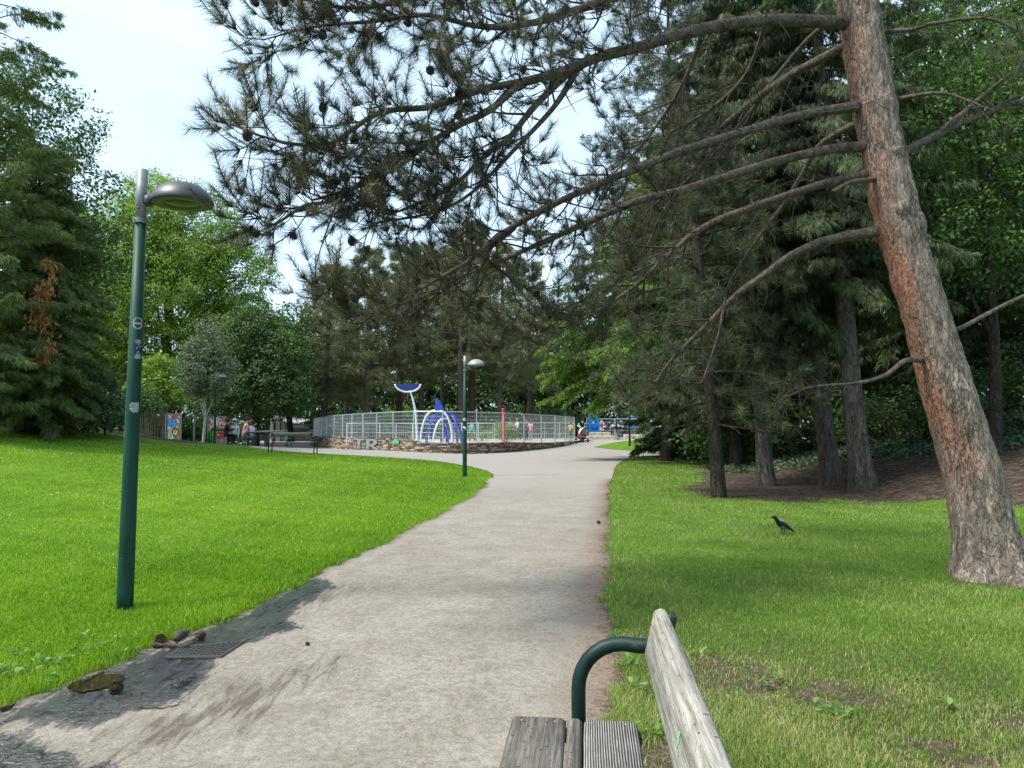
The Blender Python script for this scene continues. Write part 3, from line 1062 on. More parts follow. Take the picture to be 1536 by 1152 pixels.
def park_bench(label, loc, rz, woods, hero=False, group=None):
    t = thing("park_bench", label, "bench", loc, rz, group)
    for x0, x1, wd in ((-0.207, -0.026, woods[0]), (-0.021, 0.028, woods[0]), (0.033, 0.207, woods[1])):
        MB().box(((x0 + x1) / 2, 0, 0.462), (x1 - x0, 1.80 if x1 > 0.1 else 1.815, 0.042), bev=0.012).build("seat_plank", wd, t, True)
    th = R(13)
    m = np.array([[math.cos(th), 0, math.sin(th)], [0, 1, 0], [-math.sin(th), 0, math.cos(th)]])
    back = MB().box((0.268, -0.03, 0.785), (0.046, 1.74, 0.165), bev=0.014, mat=m).build("back_plank", woods[2], t, True)
    for s in (1, -1):
        f = MB()
        f.tube([(x, s * 0.935 - (0.0 if x < 0.2 else 0.02), z) for x, z in bench_frame()], 0.0245, 14)
        f.build("frame_tube", DKGREEN, t, True)
        MB().box((0.02, s * 0.90, 0.425), (0.40, 0.05, 0.03)).build("seat_bracket", BLACK, t)
        MB().box((0.305, s * 0.80 - 0.03, 0.80), (0.012, 0.055, 0.13), mat=m, bev=0.004).build("back_bracket", BLACK, t)
    if hero:
        gm = paint("bench_green_mark", (0.16, 0.42, 0.18))
        e = np.array([math.cos(th), 0, -math.sin(th)]); up = np.array([math.sin(th), 0, math.cos(th)])
        c0 = np.array([0.268, 0, 0.785]) - e * 0.0242
        rows = [" gg ", "ggg ", "gggg", " ggg", "ggg ", " gg "]
        bitmap(rows, {"g": gm}, lambda u, v: c0 + np.array([0, 0.02 + 0.030 * (1 - u), 0]) + up * (0.035 * (v - .5) - 0.01), "paint_smear", back)
        # rows of old nail heads on the seat end
        for x in (-0.17, -0.06, 0.06, 0.17):
            MB().lathe([(0.006, 0), (0.005, 0.003), (0, 0.0035)], (x, 0.86, 0.483), 8).build("nail_head", GALV, t, True)
    return t


park_bench("weathered grey plank bench with green tube armrest, closest to the camera beside the path", (0.112, 1.605, 0), R(-6.0), (SEATWOOD, SEATWOOD2, BACKWOOD), True, "park benches")
FARWOOD = wood("far_bench_wood", (0.09, 0.10, 0.08), (0.20, 0.21, 0.17), holes=False)


def street_lamp(label, loc, rz, h, tilt=0.0, shell=None, stickers=None, r0=0.062, r1=0.044):
    t = thing("street_lamp", label, "street lamp", loc, 0, "green street lamps along the paths")
    t.rotation_euler = (0, tilt, rz)
    pole = MB().tube([(0, 0, -0.1), (0, 0, 0.15), (0, 0, h * 0.5), (0, 0, h - 0.42)], [r0, r0, (r0 + r1) / 2, r1], 24).build("pole", GREEN, t, True)
    MB().tube([(0, 0, h - 0.44), (0, 0, h)], r1 * 0.98, 20).build("top_tube", GALV, t, True)
    c = MB()
    c.lathe([(r1 + 0.001, -0.03), (r1 + 0.010, -0.028), (r1 + 0.010, 0.012), (r1 + 0.001, 0.014)], (0, 0, h - 0.42), 20)
    for a in (0, 2.1, 4.2):
        c.tube([(math.cos(a) * r1, math.sin(a) * r1, h - 0.43), (math.cos(a) * (r1 + 0.022), math.sin(a) * (r1 + 0.022), h - 0.43)], 0.008, 8)
    c.build("collar", GALV, t)
    a = MB()
    a.tube([(r1 * 0.6, 0, h - 0.265), (0.13, 0, h - 0.235)], [0.036, 0.030], 14)
    a.box((r1 + 0.02, 0, h - 0.26), (0.05, 0.09, 0.09), bev=0.015)
    a.tube([(0, -r1 - 0.006, h - 0.33), (0, -r1 + 0.01, h - 0.33)], 0.009, 8)
    a.build("arm", GREYSHELL, t, True)
    hc = (0.335, 0, h - 0.24)
    prof = [(0.205, -0.035), (0.245, -0.045), (0.252, -0.035), (0.252, -0.018), (0.240, 0.012), (0.215, 0.050), (0.175, 0.088), (0.125, 0.115), (0.07, 0.131), (0.0, 0.136)]
    head = MB().lathe(prof, hc, 36, 1.0, 0.86).build("lamp_head", shell or GREYSHELL, t, True)
    bezel = [(0.150, -0.036), (0.16, -0.047), (0.236, -0.047), (0.245, -0.040)]
    MB().lathe(bezel, hc, 36, 1.0, 0.86).build("bezel", plain("grey_bezel", (0.10, 0.105, 0.105), 0.5), head, True)
    gl, nt, out = new_mat("lamp_glass") if "lamp_glass" not in _MATS else (_MATS["lamp_glass"], None, None)
    if nt is not None:
        v = coords(nt); bsdf(nt, out, ramp(nt, [(0.3, (0.015, 0.016, 0.012)), (0.7, (0.045, 0.047, 0.032))], noise_tex(nt, v, 45, 3)), 0.12, 0, 0.5)
        _MATS["lamp_glass"] = gl
    MB().lathe([(0, -0.058), (0.06, -0.055), (0.12, -0.046), (0.152, -0.036)], hc, 36, 1.0, 0.86).build("lamp_glass", gl, head, True)
    if stickers:
        stickers(pole, h)
    return t


def hero_stickers(pole, h):
    W, D, B, G_ = paint("sticker_faded", (0.30, 0.31, 0.30)), paint("sticker_dark", (0.03, 0.03, 0.05)), paint("sticker_navy", (0.02, 0.03, 0.11)), paint("sticker_grey", (0.20, 0.21, 0.22))
    def wrap(z0, z1, a0, a1):
        def fn(u, v):
            z = z0 + (z1 - z0) * v
            r = 0.062 + (0.044 - 0.062) * (z / (h - 0.42)) + 0.0012 + (0.002 if z > 0 else 0)
            a = a0 + (a1 - a0) * u
            return (r * math.cos(a), r * math.sin(a), z)
        return fn
    A = lambda deg: R(deg)
    ring = ["  wwwww  ", " ww   ww ", "ww     ww", "w       w", "wwwwwwwww", "wwwwwwwww", "w       w", "ww     ww", " ww   ww ", "  wwwww  "]
    bitmap(ring, {"w": W}, wrap(2.24, 2.335, A(-92), A(-8)), "sticker", pole)
    navy = ["ggwwg", "gwwgg", "nnwnn", "nnnwn", "nwnnn", "nnnnn", "nnwnn", "nwnwn", "gwwgg", "wwwww"]
    bitmap(navy, {"g": G_, "w": W, "n": B}, wrap(2.0, 2.155, A(-66), A(-14)), "sticker", pole)
    torn = [" wwwwwww", "wwgwwwww", "gw wwwww", "w wwwwww", "wwwwwwww", " wwgwwww", "  wwwww "]
    bitmap(torn, {"w": W, "g": G_}, wrap(1.565, 1.645, A(-88), A(-15)), "sticker", pole)
    bitmap(["w ", " w", "w ", "ww", " w"], {"w": W}, wrap(1.37, 1.43, A(-150), A(-138)), "paint_chip", pole)


b1 = G(187, 913)
t1 = P(214, 255, b1[1])
street_lamp("tall green street lamp with stickers and dark grey dome head beside the wet gully",
            b1, 0, t1[2], math.atan2(t1[0] - b1[0], t1[2]), GREYSHELL, hero_stickers)


def small_stickers(pole, h):
    W, D = paint("sticker_white", (0.62, 0.62, 0.6)), paint("sticker_dark", (0.03, 0.03, 0.05))
    fn = lambda z0, z1: (lambda u, v: (0.066 * math.cos(R(-140 + 100 * u)), 0.066 * math.sin(R(-140 + 100 * u)), z0 + (z1 - z0) * v))
    bitmap(["dwwd", "wddw", "dwwd"], {"w": W, "d": D}, fn(1.62, 1.70), "sticker", pole)
    bitmap(["wwd", "dww", "ddw"], {"w": W, "d": D}, fn(1.36, 1.46), "sticker", pole)


l2 = G(697, 715)
street_lamp("green street lamp at the tip of the sunny lawn where the path forks", l2, R(-8), 3.52, 0, PALESHELL, small_stickers, 0.064, 0.05)
street_lamp("green street lamp beside the white barked young tree and the painted boards", GX(323, 37), R(-10), 3.6, 0, PALESHELL, None, 0.06, 0.045)
street_lamp("taller looking of the two lamps standing before the white pavilion", GX(404, 53), R(-10), 3.55, 0, PALESHELL)
street_lamp("shorter looking lamp half hidden behind another lamp before the white pavilion", GX(411.5, 63), R(-10), 3.5, 0, PALESHELL)
street_lamp("slim lamp rising behind the playground fence with its head turned towards the playground", GX(848, 55), R(190), 3.5, 0, PALESHELL)
street_lamp("green lamp on the small far lawn with its head hidden in drooping foliage", GX(944, 46), R(20), 3.5, 0, PALESHELL, None, 0.07, 0.055)


# ------------------------------------------------------------------ drain, cones, twigs
def drain():
    q = [G(248, 990), G(272, 975), G(366, 966), G(331, 989)]
    A, B_, C_, D_ = [np.array([p[0], p[1], 0.0]) for p in q]
    t = thing("drain_grate", "rusty dark grid drain cover set in the wet gully of the path", "drain cover", (A + C_) / 2)
    o = (A + C_) / 2
    at = lambda u, v: A * (1 - u) * (1 - v) + D_ * u * (1 - v) + B_ * (1 - u) * v + C_ * u * v - o
    pit_shade_sheet = MB(); pit_shade_sheet.add([at(0, 0) + [0, 0, .0185], at(1, 0) + [0, 0, .0185], at(1, 1) + [0, 0, .0185], at(0, 1) + [0, 0, .0185]], [(0, 1, 2, 3)])  # flat near-black sheet paints the shade of the void below the bars
    pit_shade_sheet.build("pit_shade_sheet", plain("drain_pit_shade", (0.008, 0.008, 0.009), 0.5, 0, 0.3), t)
    iron = plain("drain_iron", (0.07, 0.066, 0.062), 0.55, 0.4, 0.4, 0.25, 30)
    g = MB()
    for i in range(13):
        g.tube([at(i / 12, 0) + [0, 0, .0205], at(i / 12, 1) + [0, 0, .0205]], 0.0040, 6)
    g.build("grid_bars", iron, t)
    g = MB()
    for i in range(1, 7):
        g.tube([at(0, i / 7) + [0, 0, .0202], at(1, i / 7) + [0, 0, .0202]], 0.0036, 6)
    g.build("cross_bars", iron, t)
    rim = MB()
    for a, b in (((0, 0), (1, 0)), ((1, 0), (1, 1)), ((1, 1), (0, 1)), ((0, 1), (0, 0))):
        p, s = at(*a), at(*b)
        m = (p + s) / 2 + np.array([0, 0, .0170]); dd = s - p
        rim.box(m, (np.linalg.norm(dd) + .004, 0.010, 0.012), math.atan2(dd[1], dd[0]))
    rim.build("rim", plain("drain_rim", (0.12, 0.112, 0.105), 0.6, 0.3, 0.4, 0.2, 20), t)


drain()
CONE = plain("pine_cone_brown", (0.065, 0.036, 0.028), 0.75, 0, 0.3, 0.3, 40)


def cone_mesh(L=0.07, r=0.026):
    """Overlapping scales round a tapered core."""
    mb = MB()
    mb.lathe([(0, -L / 2), (r * .7, -L * .35), (r * .85, 0), (r * .5, L * .35), (0, L / 2)], (0, 0, 0), 10)
    for k in range(60):
        u = k / 60; a = k * 2.39996
        z = -L * .45 + u * L * .92
        rr = r * (math.sin(math.pi * min(1, u * .75 + .2)) ** 0.6)
        p = np.array([math.cos(a) * rr, math.sin(a) * rr, z])
        o = np.array([math.cos(a), math.sin(a), 0.55]); o /= np.linalg.norm(o)
        s = np.array([-math.sin(a), math.cos(a), 0])
        w = 0.009
        mb.add([p - s * w, p + s * w, p + o * .010 + s * w * .6, p + o * .010 - s * w * .6, p + o * .003 + np.array([0, 0, -.006])], [(0, 1, 2, 3), (0, 4, 1), (3, 2, 4)])
    return mb


c0 = cone_mesh().build("pine_cone", CONE)
tag(c0, "reddish brown pine cone lying on the wet path beside the puddle", "pine cone", "fallen pine cones on the path")
p = G(174, 1043); c0.location = (p[0], p[1], 0.038); c0.rotation_euler = (R(80), R(10), R(75))
for px, py, s, lab in ((301, 961, 0.9, "dark pine cone on the wet asphalt just beyond the drain cover"), (898, 787, 0.85, "small pine cone lying on the dry path near its lawn edge"),
                       (240, 968, 1.0, "pine cone among twigs at the lawn edge by the drain cover"), (461, 971, 0.4, "tiny cone fragment on the dry pale path past the drain")):
    c = c0.copy(); COL.objects.link(c); c["label"] = lab
    p = G(px, py); c.location = (p[0], p[1], 0.014 + 0.024 * s); c.scale = (s, s, s); c.rotation_euler = (R(85), R(rnd.uniform(0, 90)), R(rnd.uniform(0, 180)))

TWIG = bark_mat("twig_bark", (0.035, 0.026, 0.02), (0.13, 0.10, 0.075), 30, 1.0, None, 0.004, 0.5)
for pts, r0, lab in (([(229, 975), (250, 974), (268, 976), (284, 976)], 0.016, "short thick stick lying across the corner of the drain cover"),
                     ([(316, 937), (332, 935), (345, 931), (354, 929)], 0.011, "dark crooked twig at the lawn edge beyond the drain"),
                     ([(125, 1028), (140, 1020), (160, 1009)], 0.008, "thin twig along the grass edge above the puddle"),
                     ([(205, 1067), (250, 1066), (277, 1057)], 0.004, "thin pale stalk lying on the wet patch"),
                     ([(0, 1072), (10, 1069), (20, 1066)], 0.012, "pale stub of a stick at the grass corner")):
    w = np.array([G(a, b) for a, b in pts]); w[:, 2] = terrain(w[:, 0], w[:, 1]) + 0.013 + r0
    s = spline(w, 12)
    s[:, 2] += 0.004 * np.sin(np.arange(12) * 2.0)
    o = w.mean(0)
    mb = MB(); mb.tube(s - o, np.linspace(r0, r0 * 0.55, 12) * (1 + 0.15 * np.sin(np.arange(12) * 1.7)), 8)
    k = s[6] - o
    mb.tube([k, k + np.array([0.03, 0.02, r0 * 1.5])], [r0 * .5, r0 * .3], 6)
    tw = mb.build("twig", TWIG, None, True); tw.location = o
    tag(tw, lab, "twig", "twigs on the path edge")
lw = np.array([G(262, 966), G(272, 958), G(283, 955)]); lw[:, 2] += 0.035
o = lw.mean(0)
lg = MB(); lg.tube(spline(lw, 8) - o, [0.012, 0.026, 0.030, 0.027, 0.030, 0.024, 0.026, 0.010], 9)
lg = lg.build("wood_chunk", plain("old_log", (0.075, 0.065, 0.055), 0.9, 0, 0.1, 0.35, 22, 0.6, 0.006), None, True); lg.location = o
tag(lg, "grey broken chunk of wood lying between lawn edge and drain", "log")


# weeds: broad-leaved rosettes along the ragged lawn edge
def rosettes():
    spots = [(30, 985, 9), (62, 1000, 10), (95, 1000, 10), (120, 985, 8), (150, 975, 9), (35, 1015, 9), (75, 1030, 6), (172, 968, 7), (128, 960, 6), (2, 1010, 9), (190, 985, 5),
             (945, 1002, 8), (942, 1010, 6), (955, 1095, 10), (972, 1108, 10), (950, 1040, 7), (1150, 1030, 8), (1240, 1070, 9), (1270, 1078, 9), (1165, 1027, 6), (1410, 1065, 8), (1060, 985, 4)]
    C, D, Nn, L, W, v = [], [], [], [], [], []
    for px, py, k in spots:
        p = G(px, py)
        for j in range(k):
            a = j * 2.4 + rnd.uniform(-.4, .4)
            l = rnd.uniform(0.028, 0.066)
            dz = rnd.uniform(0.15, 0.75)
            C.append(p + np.array([rnd.uniform(-.05, .05), rnd.uniform(-.05, .05), 0.015 + rnd.uniform(0, 0.03)]))
            D.append((math.cos(a), math.sin(a), dz)); Nn.append((-math.cos(a) * dz, -math.sin(a) * dz, 1)); L.append(l); W.append(l * rnd.uniform(.45, .7)); v.append(rnd.random())
    C, D, Nn, L, W, v = [np.array(q) for q in (C, D, Nn, L, W, v)]
    D, Nn = unit(D), unit(Nn)
    Sd = unit(np.cross(D, Nn))
    Ls, Ws = L[:, None], W[:, None]
    rows = [(0.0, 0.04, 0), (0.3, 0.42, .10), (0.6, 0.5, .13), (0.85, 0.3, .06), (1.0, 0.02, -.03)]
    V = np.stack([C + D * Ls * a + Nn * Ls * h + Sd * Ws * b * s for a, b, h in rows for s in (-1, 1)], 1).reshape(-1, 3)
    k = np.arange(len(C))[:, None] * 10
    Fq = np.concatenate([k + np.array([[2 * i, 2 * i + 1, 2 * i + 3, 2 * i + 2]]) for i in range(4)])
    o = raw_mesh("weeds", V, Fq, leaf_mat("weed_leaf", [(0, (0.05, 0.13, 0.012)), (0.6, (0.11, 0.235, 0.03)), (1, (0.19, 0.30, 0.09))], 0.3), None, True, v=np.tile(v, 4))
    tag(o, kind="stuff")


rosettes()


# ------------------------------------------------------------------ hooded crow
def crow():
    p = G(1174, 802)
    t = thing("crow", "hooded crow with grey mantle and black head standing on the shaded lawn", "bird", p, R(200))
    s = 0.88
    # stations tail -> beak along local x: (x, z, half width, half height)
    st = [(-0.235, 0.055, .012, .004), (-0.20, 0.066, .026, .010), (-0.15, 0.088, .030, .016), (-0.11, 0.112, .044, .034), (-0.06, 0.133, .058, .052), (0.0, 0.152, .066, .064), (0.05, 0.172, .064, .064),
          (0.09, 0.195, .054, .056), (0.118, 0.222, .042, .045), (0.138, 0.245, .036, .037), (0.158, 0.258, .034, .033), (0.178, 0.260, .026, .026), (0.192, 0.256, .014, .015), (0.205, 0.252, .010, .011), (0.225, 0.247, .007, .008), (0.245, 0.240, .002, .002)]
    n = 16
    a = np.arange(n) * 2 * math.pi / n
    V, Fc, M = [], [], []
    for x, z, w, h in st:
        for q in a:
            V.append((x * s, math.cos(q) * w * s, (z + math.sin(q) * h) * s))
    for i in range(len(st) - 1):
        for j in range(n):
            k = (j + 1) % n
            Fc.append((i * n + j, i * n + k, (i + 1) * n + k, (i + 1) * n + j))
            xm = (st[i][0] + st[i + 1][0]) / 2
            top = math.sin(a[j] + math.pi / n)
            if xm > 0.185: M.append(2)
            elif xm > 0.115: M.append(0)
            elif xm > 0.06 and top < 0.25: M.append(0)      # black bib
            elif xm < -0.13: M.append(0)
            else: M.append(1)
    def pitch(q):
        q = np.asarray(q, float).copy(); a_ = R(-5); px_, pz_ = q[:, 0].copy(), q[:, 2] - 0.115 * s
        q[:, 0] = px_ * math.cos(a_) + pz_ * math.sin(a_); q[:, 2] = -px_ * math.sin(a_) + pz_ * math.cos(a_) + 0.115 * s
        return q
    Vn = pitch(V)
    body = raw_mesh("body", Vn, np.array(Fc), [plain("crow_black", (0.010, 0.011, 0.014), 0.4, 0, 0.5, 0.3, 40), plain("crow_grey", (0.27, 0.26, 0.255), 0.8, 0, 0.2, 0.2, 40), plain("crow_beak", (0.012, 0.012, 0.013), 0.35)], t, True, fmat=M)
    for sg in (1, -1):
        mb = MB()
        ws = [(0.065, .178, .060, .030), (0.03, .165, .069, .040), (-0.03, .140, .067, .040), (-0.09, .112, .052, .030), (-0.15, .088, .032, .018), (-0.20, .066, .012, .006)]
        V = []
        for x, z, y, h in ws:
            V += [(x * s, sg * y * s, (z + h) * s), (x * s, sg * (y + .012) * s, z * s), (x * s, sg * y * s * .96, (z - h * .75) * s), (x * s, sg * (y - .014) * s, z * s)]
        F_ = []
        for i in range(len(ws) - 1):
            for j in range(4):
                k = (j + 1) % 4
                F_.append((i * 4 + j, i * 4 + k, i * 4 + 4 + k, i * 4 + 4 + j))
        F_ += [(0, 1, 2, 3), tuple(len(V) - 4 + j for j in (3, 2, 1, 0))]
        mb.add(pitch(V), F_); mb.build("wing", plain("crow_black", (0.01, 0.01, 0.01)), t, True)
        lg = MB()
        fx = 0.012 if sg > 0 else -0.02
        lg.tube([(0.005 * s, sg * .028 * s, .105 * s), (-0.012 * s, sg * .030 * s, .055 * s), ((fx) * s, sg * .031 * s, .006 * s)], [.016 * s, .007 * s, .0045 * s], 8)
        for da in (-0.5, 0, 0.5, math.pi):
            lg.tube([(fx * s, sg * .031 * s, .006 * s), ((fx + .032 * math.cos(da)) * s, (sg * .031 + .032 * math.sin(da)) * s, .003 * s)], [.004 * s, .002 * s], 6)
        lg.build("leg", plain("crow_beak", (0.012, 0.012, 0.013)), t, True)
        MB().lathe([(0, -.004), (.004, 0), (0, .004)], pitch([(0.166 * s, sg * .0335 * s, .266 * s)])[0], 8).build("eye", plain("crow_eye", (0.03, 0.02, 0.015), 0.1), t, True)


crow()


# ------------------------------------------------------------------ playground: wall, fences, play pieces
ARC = [(466, 56), (480, 51.5), (505, 47.5), (535, 44), (570, 41.3), (610, 39.2), (650, 38.3), (700, 38.5), (750, 39.7), (800, 42.2), (840, 45.3), (872, 49.5)]
arc = spline(np.array([((px - 768) / F * Y, Y, px) for px, Y in ARC]), 400)
arc_len = np.concatenate([[0], np.cumsum(np.hypot(*np.diff(arc[:, :2], axis=0).T))])
ALEN = arc_len[-1]


def arc_at(s, inset=0.0):
    """Point on the playground's outer wall line; inset goes into the playground."""
    x, y = np.interp(s, arc_len, arc[:, 0]), np.interp(s, arc_len, arc[:, 1])
    e = 0.05
    dx = np.interp(s + e, arc_len, arc[:, 0]) - np.interp(s - e, arc_len, arc[:, 0])
    dy = np.interp(s + e, arc_len, arc[:, 1]) - np.interp(s - e, arc_len, arc[:, 1])
    l = math.hypot(dx, dy) + 1e-9
    return np.array([x - dy / l * inset, y + dx / l * inset]), math.atan2(dy, dx)


def arc_s(px):
    return float(np.interp(px, arc[:, 2], arc_len))


def wall_top(s):
    return float(np.interp(np.interp(s, arc_len, arc[:, 2]), [466, 500, 535, 604, 622, 700, 760, 800, 840, 872], [.70, .80, .83, .86, .63, .62, .62, .58, .47, .24]))


def stone_wall():
    t = thing("stone_wall", "low curved dry stone wall with pale graffiti round the playground", "wall", (arc_at(ALEN / 2)[0][0], arc_at(ALEN / 2)[0][1], 0))
    o = np.array(t.location)
    mort = plain("wall_core", (0.075, 0.058, 0.045), 0.95, 0, 0.1, 0.3, 12)
    ss = np.linspace(0.02, ALEN - 0.02, 120)
    V, Fq = [], []
    for s in ss:
        a, _ = arc_at(s, 0.03); b, _ = arc_at(s, 0.40)
        h = wall_top(s) - 0.03
        V += [(a[0], a[1], -0.2), (a[0], a[1], h), (b[0], b[1], h), (b[0], b[1], -0.2)]
    for i in range(len(ss) - 1):
        for j in range(3):
            Fq.append((i * 4 + j, i * 4 + 4 + j, i * 4 + 5 + j, i * 4 + 1 + j))
    Fq += [(0, 1, 2, 3), tuple(len(V) - 4 + j for j in (3, 2, 1, 0))]
    raw_mesh("wall_core", np.array(V), np.array(Fq), mort, t, off=o)
    sm, nt, out = new_mat("rubble_stone")
    n = noise_tex(nt, coords(nt), 18, 5, 0.7)
    c = ramp(nt, [(0.0, (0.085, 0.062, 0.048)), (0.3, (0.18, 0.137, 0.104)), (0.55, (0.27, 0.212, 0.16)), (0.8, (0.36, 0.295, 0.23)), (1.0, (0.47, 0.42, 0.35))], attr(nt, "v"))
    c = mixc(nt, 0.8, c, ramp(nt, [(0.3, 0.6), (0.7, 1.3)], n), "MULTIPLY")
    bsdf(nt, out, c, 0.9, 0, 0.2, n, 0.6, 0.02)
    mb, val = MB(), []
    z = -0.06
    while z < 0.9:
        ch = rnd.uniform(0.055, 0.10)
        s = rnd.uniform(0, 0.2)
        while s < ALEN - 0.05:
            L = rnd.uniform(0.12, 0.42)
            e = min(s + L, ALEN)
            m = (s + e) / 2
            top = wall_top(m)
            if z + ch * 0.6 < top and z + ch > terrain(*arc_at(m)[0]) - 0.05:
                hh = min(ch, top - z)
                p, ang = arc_at(m, 0.07 + rnd.uniform(-0.02, 0.012))
                last = z + ch * 1.7 > top
                if last:
                    p, ang = arc_at(m, 0.20)
                k = len(mb.F)
                mb.box((p[0], p[1], z + hh / 2), (e - s - rnd.uniform(0.008, 0.03), 0.44 if last else 0.12, max(0.02, hh - rnd.uniform(0.006, 0.02))), ang + R(rnd.uniform(-2, 2)), bev=0.012)
                val += [rnd.random()] * (len(mb.F) - k)
            s = e
        z += ch
    mb.build("stone_courses", sm, t, False, off=o, v=val)
    WH, DK, MD = paint("graffiti_pale", (0.21, 0.235, 0.225)), paint("graffiti_dark", (0.035, 0.045, 0.045)), paint("graffiti_grey", (0.12, 0.14, 0.14))
    rows = [" dddddddddddddd  dddddddddd     ",
            "dwwwwwwwwwwwwwwddwwwwwwwwwwdd   ",
            "dwwwwwwwwwwwwwwddwwwwwwwwwwwwd  ",
            "ddddddwwwwdddddddwwwwddddwwwwd  ",
            "     dwwwwd     dwwwwd  dwwwwd  ",
            "     dwwwwd     dwwwwd  dwwwwd  ",
            "     dwwwwd     dwwwwdddwwwwdd  ",
            "     dwwwmd     dwwwwwwwwwwdd   ",
            "     dwwwmd     dwwwwwwwwdd     ",
            "     dwwmmd     dwwwmdwwwwdd    ",
            "     dwwmmd     dwwwmd dwwwwdd  ",
            "    dwwwmmmd    dwwmmd  dwwwwwd ",
            "    dwwwwmmd    dwwmmd   dwwwwwd",
            "    dddddddd    dddddd   ddddddd"]
    s0, s1 = arc_s(531), arc_s(571)
    def fn(u, v):
        p, _ = arc_at(s0 + (s1 - s0) * u, -0.025)
        return (p[0], p[1], 0.10 + 0.70 * v)
    bitmap(rows, {"w": WH, "d": DK, "m": MD}, fn, "graffiti", t, off=o)
    g0, g1 = arc_s(590), arc_s(599.5)
    def fn2(u, v):
        p, _ = arc_at(g0 + (g1 - g0) * u, -0.025)
        return (p[0], p[1], 0.50 + 0.26 * v)
    bitmap([" ggggg ", "gggeggg", "gegggeg", "ggggggg", "gg ggg "], {"g": paint("graffiti_green", (0.05, 0.36, 0.16)), "e": paint("graffiti_mint", (0.25, 0.55, 0.33))}, fn2, "green_tag", t, off=o)


stone_wall()
floor_poly = [tuple(arc_at(s, 0.25)[0]) for s in np.linspace(0.3, ALEN - 0.3, 60)] + [(6.2, 55), (6.5, 64), (-16, 64)]
sheet("playground_floor", floor_poly, plain("play_floor", (0.33, 0.31, 0.28), 0.95, 0, 0.1, 0.2, 0.6), 0, step=0, z=0.5)
FENCE = plain("fence_steel", (0.45, 0.50, 0.52), 0.45, 0.35, 0.5, 0.1, 10)
WHITEBAR = plain("white_enamel", (0.66, 0.70, 0.70), 0.4, 0, 0.5, 0.06, 10)


def mesh_fence(label, P0, zb, zt, post_r, mat, wire_gap=0.055, rails=True, hz=0.2, wr=0.0035, name="mesh_fence"):
    """Fence of welded wire panels between posts. P0: list of plan points; zb, zt: heights per point."""
    c = np.array([*np.mean(P0, axis=0), 0.0])
    t = thing(name, label, "fence", c)
    for (x, y), b, z in zip(P0, zb, zt):
        MB().tube([(x, y, b - 0.1), (x, y, z)], post_r, 8).build("post", mat, t, False, off=c)
    for i in range(len(P0) - 1):
        a, b = np.array(P0[i]), np.array(P0[i + 1])
        pan = MB()
        L = np.linalg.norm(b - a)
        n = max(2, int(L / wire_gap))
        at = lambda u, w: (*(a + (b - a) * u), (zb[i] * (1 - u) + zb[i + 1] * u) * (1 - w) + (zt[i] * (1 - u) + zt[i + 1] * u) * w)
        for k in range(1, n):
            pan.tube([at(k / n, 0.03), at(k / n, 0.985)], wr, 3, False)
        hgt = zt[i] - zb[i]
        m = max(2, int(hgt / hz))
        for k in range(m + 1):
            w = 0.03 + 0.95 * k / m
            pan.tube([at(0, w), at(1, w)], wr * 1.6, 4, False)
        if rails:
            pan.tube([at(0, 1.0), at(1, 1.0)], post_r * 0.62, 6)
        pan.build("wire_panel", mat, t, False, off=c)
    return t


npost = 19
fs = np.linspace(0.25, ALEN - 0.9, npost)
fp = [tuple(arc_at(s, 0.22)[0]) for s in fs]
mesh_fence("tall curved wire mesh fence standing on the stone wall of the playground", fp, [wall_top(s) for s in fs], list(np.interp(fs, [0, ALEN * .25, ALEN * .55, ALEN], [2.05, 2.2, 2.27, 2.06])), 0.034, FENCE)
lowp = [((px - 768) / F * 44.5, 44.5) for px in np.linspace(521, 742, 10)]
mesh_fence("low white barred fence inside the playground behind the climbing arches", lowp, [0.5] * 10, [1.66] * 10, 0.028, WHITEBAR, 0.11, True, 0.4, 0.006, "low_fence")
lowq = [((px - 768) / F * 56, 56) for px in np.linspace(748, 862, 6)]
mesh_fence("low grey inner fence at the back of the playground behind the children", lowq, [0.5] * 6, [1.75] * 6, 0.03, FENCE, 0.14, True, 0.4, 0.006, "low_fence")
farq = [((px - 768) / F * 61, 61) for px in (880, 902, 922, 945, 968, 990, 1012)]
mesh_fence("straight wire mesh fence behind the stone ledges and the blue banner", farq, [0.45] * 7, [2.1] * 7, 0.05, FENCE, 0.10, True, 0.3, 0.005)

BLUE = plain("play_blue", (0.025, 0.075, 0.50), 0.35, 0, 0.5, 0.1, 6)
NAVY = plain("play_navy", (0.012, 0.03, 0.20), 0.35, 0, 0.5, 0.1, 6)
PWHITE = plain("play_white", (0.62, 0.70, 0.72), 0.35, 0, 0.5, 0.06, 6)


